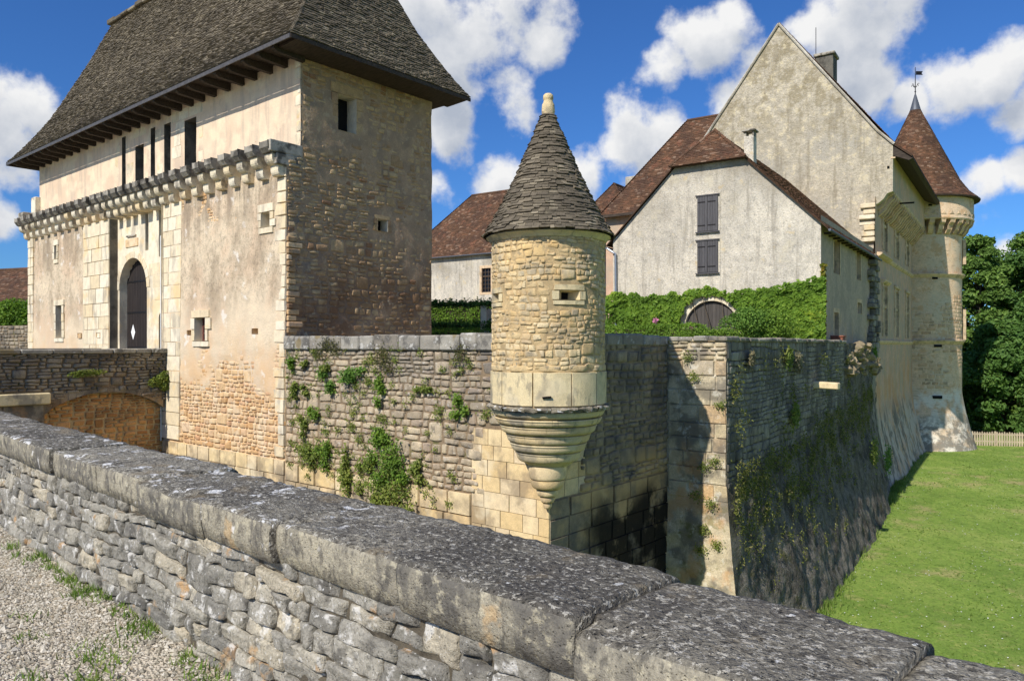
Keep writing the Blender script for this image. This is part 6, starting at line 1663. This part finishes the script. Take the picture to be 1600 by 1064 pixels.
def build_terrace_plants():
    rg = np.random.default_rng(14)
    # ivy on the house front
    t = Thing('ivy', MANOR, (-4.4, -.1, -.3), 'dense green ivy covering the lower house wall around the arch', 'ivy')
    n = 17000
    x = rg.uniform(-8.95, .18, n); z = rg.uniform(-.3, 2.75, n)
    top = 2.32+.10*x/8.7+.30*fbm(x*1.1, 0, 0, 5, 3)+.12*fbm(x*5, 0, 0, 6, 2)
    keep = (z < top) & ~((np.hypot(x+4.27, z-.72) < 1.34+.12*fbm(x*3, z*3, 0, 7, 2)) | ((np.abs(x+4.27) < 1.2) & (z < .72)))
    x, z = x[keep], z[keep]; n = len(x)
    lump = .20+.26*fbm(x*1.4, z*1.6, 0, 8, 4)+.08*fbm(x*5, z*5, 0, 9, 2)
    P = np.stack([x, -lump*rg.uniform(.75, 1.05, n), z], -1)
    V, F, T = leaves(P, np.tile((0, -1, .45), (n, 1)), (.10, .19), rg, .38, .85, droop=1.5)
    hue = np.clip(.25+.55*T+.28*np.repeat(fbm(x*.7+9, z*.8, 0, 11, 3)+.3*sstep(-5, 0, x)-.15, 4), 0, 1)
    mesh('foliage', V, F, M['ivy'], t, hue)
    m = 900
    x = .05+rg.normal(.03, .03, m); z = rg.uniform(.2, 3.1, m); y = rg.uniform(-.12, .25, m)
    V, F, T = leaves(np.stack([x, y, z], -1), np.tile((.7, -.6, .4), (m, 1)), (.08, .15), rg, .4, .85, 1.5)
    mesh('foliage', V, F, M['ivy_yellow'], t, T, label='yellowing ivy on the house corner')
    mb = MB()
    for i in range(14):
        x = -8.6+i*.62; mb.tube([(x, -.03, -.3), (x+rg.uniform(-.2, .2), -.04, .9), (x+rg.uniform(-.4, .4), -.03, 2.0)], [.025, .02, .01], 5)
    mb.build('stem', M['bark'], t)
    # clipped hedge on the terrace in front of the house and shrubs
    F3 = MANOR
    hedge('clipped_hedge', 'low clipped green hedge on the terrace before the arched door', F3, -7.2, -2.6, -6.2, -5.3, -.35, .66, 11000, (.05, .10), M['hedge'], 51, .08)
    bush('shrub', 'light green rounded shrub at the left end of the clipped hedge', 'shrub', F3, (-8.0, -6.0, .3), (.85, .6, .62), 5000, (.05, .09), M['shrub'], 52)
    bush('shrub', 'tall leafy shrub right of the arched door', 'shrub', F3, (-1.75, -3.0, .5), (1.05, .9, .8), 7000, (.06, .12), M['shrub'], 53)
    bush('shrub', 'bright leafy shrub by the right corner of the house', 'shrub', F3, (-.9, -2.6, .45), (1.0, .9, .9), 6000, (.06, .12), M['fern'], 54)
    bush('shrub', 'low spreading shrub behind the bastion corner', 'shrub', F3, (-2.0, -6.4, .28), (1.2, .5, .38), 3500, (.05, .09), M['fern'], 55)
    bush('shrub', 'feathery shrub left of the arched door', 'shrub', F3, (-7.5, -2.4, .45), (1.1, .7, .6), 5000, (.05, .1), M['shrub'], 58)
    # rose stem with a pink bloom in front of the door
    for (p, lab) in (((-4.9, -4.2, .9), 'pink rose bloom on a tall stem before the arched door'), ((-2.7, -6.3, .52), 'pink rose bloom in the low shrub near the bastion'), ((-8.55, -6.6, .45), 'pink rose bloom beside the slate turret wall')):
        t = Thing('rose', F3, (p[0], p[1], -.3), lab, 'rose')
        MB().tube([(p[0], p[1], -.3), (p[0]+.05, p[1], p[2]-.3), (p[0], p[1], p[2])], .012, 5).build('stem', M['hedge_stem'], t)
        P = np.array(p)+rg.normal(0, .05, (40, 3)); V, F, T = leaves(P, rg.normal(0, 1, (40, 3)), (.07, .11), rg, .3, .9)
        mesh('petals', V, F, M['flower'], t, T)
        P = np.array(p)+np.array((0, 0, -.35))+rg.normal(0, .12, (60, 3)); V, F, T = leaves(P, np.tile((0, -.5, .7), (60, 1)), (.06, .1), rg)
        mesh('foliage', V, F, M['hedge'], t, T)
    # terracotta planter on the wall walk
    t = Thing('planter', F3, (.22, 2.0, -.2), 'square terracotta planter standing beside the house wall', 'planter')
    mb = MB(); mb.add([(.06, 1.75, -.2), (.42, 1.75, -.2), (.42, 2.15, -.2), (.06, 2.15, -.2), (.02, 1.7, .34), (.46, 1.7, .34), (.46, 2.2, .34), (.02, 2.2, .34)], [(0,3,2,1),(0,1,5,4),(1,2,6,5),(2,3,7,6),(3,0,4,7),(4,5,6,7)])
    mb.build('pot', M['terracotta'], t, bevel=.02)
    MB().box(-.01, .49, 1.67, 2.23, .34, .40).build('rim', M['terracotta'], t, bevel=.015)
    # pergola and hedge seen between gatehouse and turret
    D = 32.0
    t = Thing('pergola', SITE, (-2.6, 33.2, -.35), 'leafy pergola on stone posts between gatehouse and turret', 'pergola')
    for x in (-4.4, -1.25, .6):
        MB().box(x-.13, x+.13, 33.0, 33.3, -.35, 1.75).build('post', M['gate_ashlar'], t, bevel=.02)
    for z in (.85, 1.78):
        MB().box(-4.8, .9, 33.08, 33.2, z-.05, z+.05).build('beam', M['beam'], t)
        nn = 2600; P = np.stack([rg.uniform(-4.9, .9, nn), rg.normal(33.1, .16, nn), z+rg.normal(.02, .09, nn)], -1)
        P[:, 2] += .16*np.maximum(0, fbm(P[:, 0]*1.6, 0, 0, 9, 2))
        V, F, T = leaves(P, np.tile((0, -.5, .8), (nn, 1)), (.08, .15), rg, .7)
        mesh('vine', V, F, M['tree_b'], t, T)
    hedge('courtyard_hedge', 'bright green hedge inside the courtyard behind the pergola', SITE, -8.0, -.6, 50.0, 51.5, -.35, 2.75, 12000, (.10, .18), M['hedge'], 56)
    hedge('courtyard_hedge', 'low green border hedge at the foot of the pergola', SITE, -4.6, 0.6, 32.0, 32.6, -.35, .66, 6000, (.05, .09), M['hedge'], 57)
    t = Thing('courtyard_window_bay', SITE, (-.9, 37.2, -.35), 'stone framed lattice window low behind the pergola', 'window')
    MB().box(-1.3, .6, 37.0, 37.3, -.35, 1.8).build('wall', M['manor_trim'], t)
    MB().box(-1.15, -.75, 36.96, 37.01, .5, 1.3).build('pane', M['glass'], t)
    for i in range(4):
        MB().box(-1.15+i*.13, -1.13+i*.13, 36.94, 36.97, .5, 1.3).build('glazing_bar', M['white'], t)
        MB().box(-1.15, -.75, 36.935, 36.965, .55+i*.22, .57+i*.22).build('glazing_bar', M['white'], t)
    # bush left of the gatehouse
    bush('bush', 'sunlit bush over the garden wall left of the gatehouse', 'bush', frame(-29, 41, -25), (.6, 1.6, 1.6), (2.8, 1.4, 1.3), 9000, (.12, .22), M['ivy'], 59, clumps=14)
M['ivy_yellow'] = leaf_mat('ivy_leaf_turning', [(0, G_(.12,.16,.02)), (.5, G_(.26,.24,.03)), (1, G_(.36,.22,.04))])
M['hedge_stem'] = flat_mat('green_stem', S(84,100,52), .7)
build_terrace_plants()

def build_wall_plants():
    """weeds rooted in the rampart, each clump a plant of its own; (x, z, width, height, leaves, material, hang)"""
    spec = [(.45, -.40, .22, .20, 420, 'fern', .1, 'round grass-green cushion high on the rampart beside the gatehouse corner'),
            (.50, -1.10, .24, .26, 420, 'weed', .3, 'green tuft on the rampart below the grassy cushion'),
            (1.05, -.48, .18, .14, 220, 'weed', .2, 'small light tuft under the coping left of the rampart'),
            (2.0, -.55, .26, .18, 320, 'weed', .2, 'weedy tuft under the rampart coping'),
            (2.15, -1.0, .30, .22, 420, 'shrub', .2, 'bluish green rosette plant in the upper rampart'),
            (3.1, -.72, .46, .26, 700, 'shrub', .2, 'widest bluish leafy plant in the upper rampart'),
            (3.98, -1.02, .22, .34, 520, 'fern', .5, 'bright fig seedling hanging in the upper rampart middle'),
            (1.10, -1.25, .22, .14, 260, 'weed', .2, 'yellow green sprig left of the middle of the rampart'),
            (1.45, -1.75, .22, .26, 360, 'fern', .5, 'yellow green leafy sprig hanging in the left rampart'),
            (.85, -2.05, .24, .34, 420, 'weed', .5, 'drooping weed in the left part of the rampart'),
            (1.15, -2.62, .52, .34, 800, 'weed', .4, 'broad weed patch low in the left part of the rampart'),
            (1.85, -2.80, .30, .36, 620, 'fern', .4, 'dark leafy clump low in the rampart left of middle'),
            (2.75, -3.05, .34, .55, 900, 'weed', .8, 'long trailing weed low in the rampart'),
            (4.15, -2.10, .34, .36, 800, 'fern', .5, 'green clump on top of the largest trailing plant'),
            (4.45, -2.75, .55, .42, 1500, 'fern', .6, 'largest bright green trailing plant in the middle of the rampart'),
            (4.50, -3.30, .62, .36, 1200, 'weed', .8, 'foot of the largest trailing plant spreading low on the rampart'),
            (3.62, -2.95, .30, .40, 620, 'weed', .8, 'trailing weed left of the largest plant'),
            (5.45, -2.60, .26, .34, 460, 'weed', .6, 'sparse trailing weed right of the largest plant'),
            (6.75, -1.30, .26, .30, 420, 'fern', .5, 'leafy sprig in the rampart near the turret'),
            (5.6, -1.0, .22, .16, 220, 'weed', .2, 'small light tuft in the upper right rampart'),
            (3.9, -3.62, .28, .14, 260, 'weed', .4, 'grassy tuft low above the near coping'),]
    for i, (x, z, w, h, n, mt, hang, lab) in enumerate(spec):
        rg = np.random.default_rng(600+i)
        t = Thing('wall_plant', GATE, (x, -.03, z), lab, 'plant', 'weeds rooted in the rampart')
        k = max(3, int(n/110)); cx = rg.normal(0, w*.45, k); cz = rg.normal(0, h*.45, k)-hang*rg.random(k)*h*.9
        q = rg.integers(0, k, n)
        P = np.stack([x+cx[q]*1.15+rg.normal(0, w*.20, n), -.05-.11*np.abs(rg.normal(0, 1, n))*(w/.4)-.02, z+cz[q]*1.15+rg.normal(0, h*.22, n)-.08*hang*rg.random(n)], -1)
        V, F, T = leaves(P, np.tile((0, -.8, .5), (n, 1)), (.035, .085), rg, .55, .75, droop=.8)
        mesh('foliage', V, F, M[mt], t, np.clip(T*.8+.2*rg.random(k)[q].repeat(4), 0, 1))
        mb = MB()
        for j in range(k): mb.tube([(x, .0, z+.02), (x+cx[j]*.6, -.06, z+cz[j]*.4), (x+cx[j], -.09, z+cz[j])], [.012, .008, .004], 4)
        mb.build('stem', M['hedge_stem'], t)
    # dry beard below the cushion
    # small weeds in joints: too many and small to count
    rg = np.random.default_rng(33); parts = []
    def spray(fr_pts, nrm, n, size):
        V, F, T = leaves(fr_pts, np.tile(nrm, (n, 1)), size, rg, .6, .7, .8); parts.append((V, F, T))
    for i in range(190):
        n = int(rg.integers(14, 60)); x = rg.uniform(.2, 8.2)*.97; z = rg.uniform(-3.6, .0)
        if x > 6.6 and z < -1.6: continue
        spray(np.stack([rg.normal(x, .07, n), -.06-.04*rg.random(n), rg.normal(z, .05, n)], -1), (0, -.8, .5), n, (.025, .06))
    V, F, T = merge(parts)
    o = mesh('joint_weeds', V, F, M['weed'], None, T, fr=GATE); tag(o, 'tiny weeds sprouting from the rampart joints', 'weeds', kind='stuff')
    # brownish growth on the coping
    parts = []
    for x, z in ((2.0, .05), (2.35, -.05), (4.15, -.35), (4.4, -.55), (1.7, -.2), (4.2, -.2), (6.8, -.2)):
        n = 160; spray(np.stack([rg.normal(x, .14, n), -.1-.05*rg.random(n), rg.normal(z, .10, n)], -1), (0, -.8, .4), n, (.03, .06))
    V, F, T = merge(parts)
    o = mesh('coping_moss', V, F, M['brown_weed'], None, T, fr=GATE); tag(o, 'brown green moss and weeds on the rampart coping', 'moss', kind='stuff')
    # growth on the bastion talus
    parts = []; A = np.array(GATE.inverted() @ MANOR)
    for i in range(430):
        u = -12.6+20*rg.random()**1.25; zc = -2.9+1.0*sstep(-10, 8, u)-2.6*abs(rg.normal(0, .45))
        if i % 7 == 0: zc = rg.uniform(-3, -.2)
        n = int(rg.integers(12, 46)); w = .58-.48*sstep(6, 12, u)+float(flare(zc))*float(lean(u))*(1-.35*sstep(0, 14, u))+.12
        parts.append(leaves(np.stack([w+.06*rg.random(n), rg.normal(u, .16, n), rg.normal(zc, .13, n)], -1), np.tile((.8, -.2, .5), (n, 1)), (.04, .10), rg, .6, .5, .6))
    V, F, T = merge(parts)
    o = mesh('talus_weeds', V, F, M['talus_weed'], None, T, fr=MANOR); tag(o, 'olive weeds and dry stems growing over the bastion talus', 'weeds', kind='stuff')
    # larger plants there
    for i, (u, z, s, mt, lab) in enumerate(((-6.6, -.55, .35, 'straw', 'tuft of dry grass hanging from the bastion wall top'), (-7.6, -.35, .28, 'weed', 'yellow green shrublet just below the bastion wall top'), (-6.9, -2.1, .4, 'weed', 'sprawling pale weed in the middle of the bastion face'),
                                              (-11.2, -.35, .2, 'straw', 'small dry tuft near the bastion corner top'), (9.5, -.5, .45, 'fern', 'bright green creeper where the bastion meets the manor'), (10.8, -5.6, .8, 'shrub', 'green shrub at the foot of the manor wall'), (5.5, -4.6, .8, 'weed', 'large olive weed patch low on the bastion'))):
        q = np.random.default_rng(800+i); n = 500
        w = .58-.48*sstep(6, 12, u)+float(flare(z))+.12
        t = Thing('talus_plant', MANOR, (w, u, z-s*.5), lab, 'plant', 'plants rooted in the bastion')
        V, F, T = leaves(np.stack([w+.2*q.random(n)*s, q.normal(u, s*.5, n), q.normal(z, s*.4, n)], -1), np.tile((.8, -.3, .5), (n, 1)), (.05, .14), q, .6, .35 if mt == 'straw' else .7, .8)
        mesh('foliage', V, F, M[mt], t, T)
        MB().tube([(w-.05, u, z-s*.5), (w+.05, u, z)], [.015, .006], 5).build('stem', M['hedge_stem'], t)
    # sprigs on the sunlit bastion front
    parts = []
    for (x, z) in ((9.9, -.75), (9.75, -.3), (10.45, -2.75), (10.2, -2.9), (10.0, -3.6), (10.35, -3.75), (10.2, -4.4), (10.5, -4.7), (10.1, -4.9), (10.6, -1.4)):
        n = 120; parts.append(leaves(np.stack([rg.normal(x, .08, n), 4.87-.08-.06*rg.random(n)-float(flare(z))*.11, rg.normal(z, .07, n)], -1), np.tile((-.2, -.8, .5), (n, 1)), (.025, .06), rg, .6))
    V, F, T = merge(parts)
    o = mesh('bastion_sprigs', V, F, M['weed'], None, T, fr=GATE); tag(o, 'small green sprigs on the sunlit bastion quoins', 'weeds', kind='stuff')
    # bridge growth
    bush('wall_fern', 'feathery fern hanging from the bridge by the gatehouse', 'fern', GATE, (-6.72, -.35, -1.15), (.16, .45, .35), 1600, (.04, .10), M['weed'], 71, clumps=7)
    bush('wall_fern', 'mossy weeds on the bridge ledge left of the fern', 'weeds', GATE, (-6.78, -2.6, -.85), (.10, .75, .12), 900, (.03, .07), M['weed'], 72, clumps=10, stem=False)
M['talus_weed'] = leaf_mat('talus_weed', [(0, G_(.09,.10,.03)), (.4, G_(.17,.19,.045)), (.8, G_(.27,.28,.07)), (1, G_(.36,.30,.14))], .3)
build_wall_plants()

def tree(name, label, x, y, z0, h, r, n, mat, seed, clumps=70, base=.12, size=(.26, .50)):
    rg = np.random.default_rng(seed); clumps = int(clumps*1.2); n = int(n*1.1)
    t = Thing(name, SITE, (x, y, z0), label, 'tree', 'trees beyond the lawn')
    mb = MB()
    tr = h*.018+.08
    mb.tube([(x, y, z0-.3), (x+.1, y, z0+h*.3), (x-.1, y+.1, z0+h*.62), (x, y, z0+h*.9)], [tr*1.25, tr, tr*.6, tr*.15], 9)
    s = rg.random(clumps); zz = base+(.97-base)*s
    prof = np.sin(PI*np.clip((zz-base)/(1-base)*.72+.26, 0, 1))**.8
    a = rg.uniform(0, 2*PI, clumps); rad_ = r*prof*np.sqrt(rg.uniform(.15, 1, clumps))
    cc = np.stack([x+rad_*np.cos(a), y+rad_*np.sin(a), z0+h*zz], -1); cr = r*rg.uniform(.12, .26, clumps)*(.6+.6*prof)
    for i in range(0, clumps, 2):
        zb = z0+h*max(.1, zz[i]-.16); mb.tube([(x, y, zb), tuple((np.array((x, y, zb))+cc[i])/2+np.array((0, 0, .2))), tuple(cc[i])], [tr*.35, tr*.2, .02], 5)
    mb.build('trunk', M['bark'], t, smooth=True)
    k = rg.integers(0, clumps, n); d = sphere_pts(rg, n)
    P = cc[k]+d*(cr[k]*rg.uniform(.45, 1.25, n))[:, None]*np.array((1, 1, .72))+rg.normal(0, .08, (n, 3))
    V, F, T = leaves(P, d+np.array((0, 0, .5)), size, rg, .6)
    mesh('crown', V, F, mat, t, np.clip(T*.6+.4*rg.random(clumps)[k].repeat(4), 0, 1))

def build_trees():
    Z = -7.0
    tree('poplar_tree', 'tall slender tree just right of the round tower', 43.3, 70, Z, 17.6, 3.4, 26000, M['tree_a'], 1, 90, .08)
    tree('broadleaf_tree', 'broad dark tree at the right edge of the picture', 47.5, 68, Z, 16.4, 5.0, 30000, M['tree_b'], 2, 110, .05)
    tree('broadleaf_tree', 'mid green tree between the slender tree and the edge', 43.6, 63, Z, 11.0, 4.2, 24000, M['tree_b'], 3, 90, .04)
    tree('broadleaf_tree', 'rounded dark tree close behind the picket fence', 39.5, 61, Z, 9.0, 3.8, 20000, M['tree_b'], 4, 80, .03)
    tree('broadleaf_tree', 'low leafy tree overhanging the fence at the right edge', 42.8, 59, Z, 7.2, 3.0, 16000, M['tree_a'], 5, 70, .02)
    tree('broadleaf_tree', 'tall tree rising behind the dark ones near the right edge', 52.5, 76, Z, 18.5, 5.5, 22000, M['tree_a'], 6, 90, .06)
    tree('broadleaf_tree', 'tree beyond the right edge of the lawn', 52, 62, Z, 14, 5.5, 15000, M['tree_b'], 7, 80, .05)
    tree('broadleaf_tree', 'farther tree beyond the right edge of the lawn', 60, 66, Z, 15, 6, 14000, M['tree_a'], 8, 80, .05)
    bush('undergrowth', 'dark bush at the foot of the trees behind the fence', 'bush', SITE, (41.0, 57.5, -5.9), (3.4, 1.4, 1.5), 7000, (.14, .26), M['tree_b'], 9, clumps=20)
    bush('undergrowth', 'small dark bush in front of the right fence end', 'bush', SITE, (35.6, 51.0, -6.6), (.55, .5, .7), 2500, (.06, .12), M['tree_a'], 10, clumps=10)
    # picket fence
    a, b = Vector((29.5, 54.0, 0)), Vector((41.0, 51.2, 0)); L = (b-a).length; ang = math.degrees(math.atan2(b.y-a.y, b.x-a.x))
    F = frame(a.x, a.y, ang, 0)
    t = Thing('picket_fence', F, (L/2, 0, -7), 'weathered pale picket fence at the end of the lawn', 'fence')
    R = random.Random(4)
    for z in (-6.75, -6.25): MB().box(0, L, .03, .07, z, z+.09).build('rail', M['fence'], t)
    i = 0
    while i*.155 < L:
        x = i*.155; h = R.uniform(-.03, .03)
        MB().prism([(x, -7.05), (x+.095, -7.05), (x+.095, -6.08+h), (x+.048, -6.02+h), (x, -6.08+h)], lambda u, v, d: (u, d, v), .0, .028, R.random()).build('picket', M['fence'], t); i += 1
    for x in np.arange(0, L, 2.2): MB().box(x, x+.11, .07, .18, -7.2, -6.0).build('post', M['fence'], t)
build_trees()
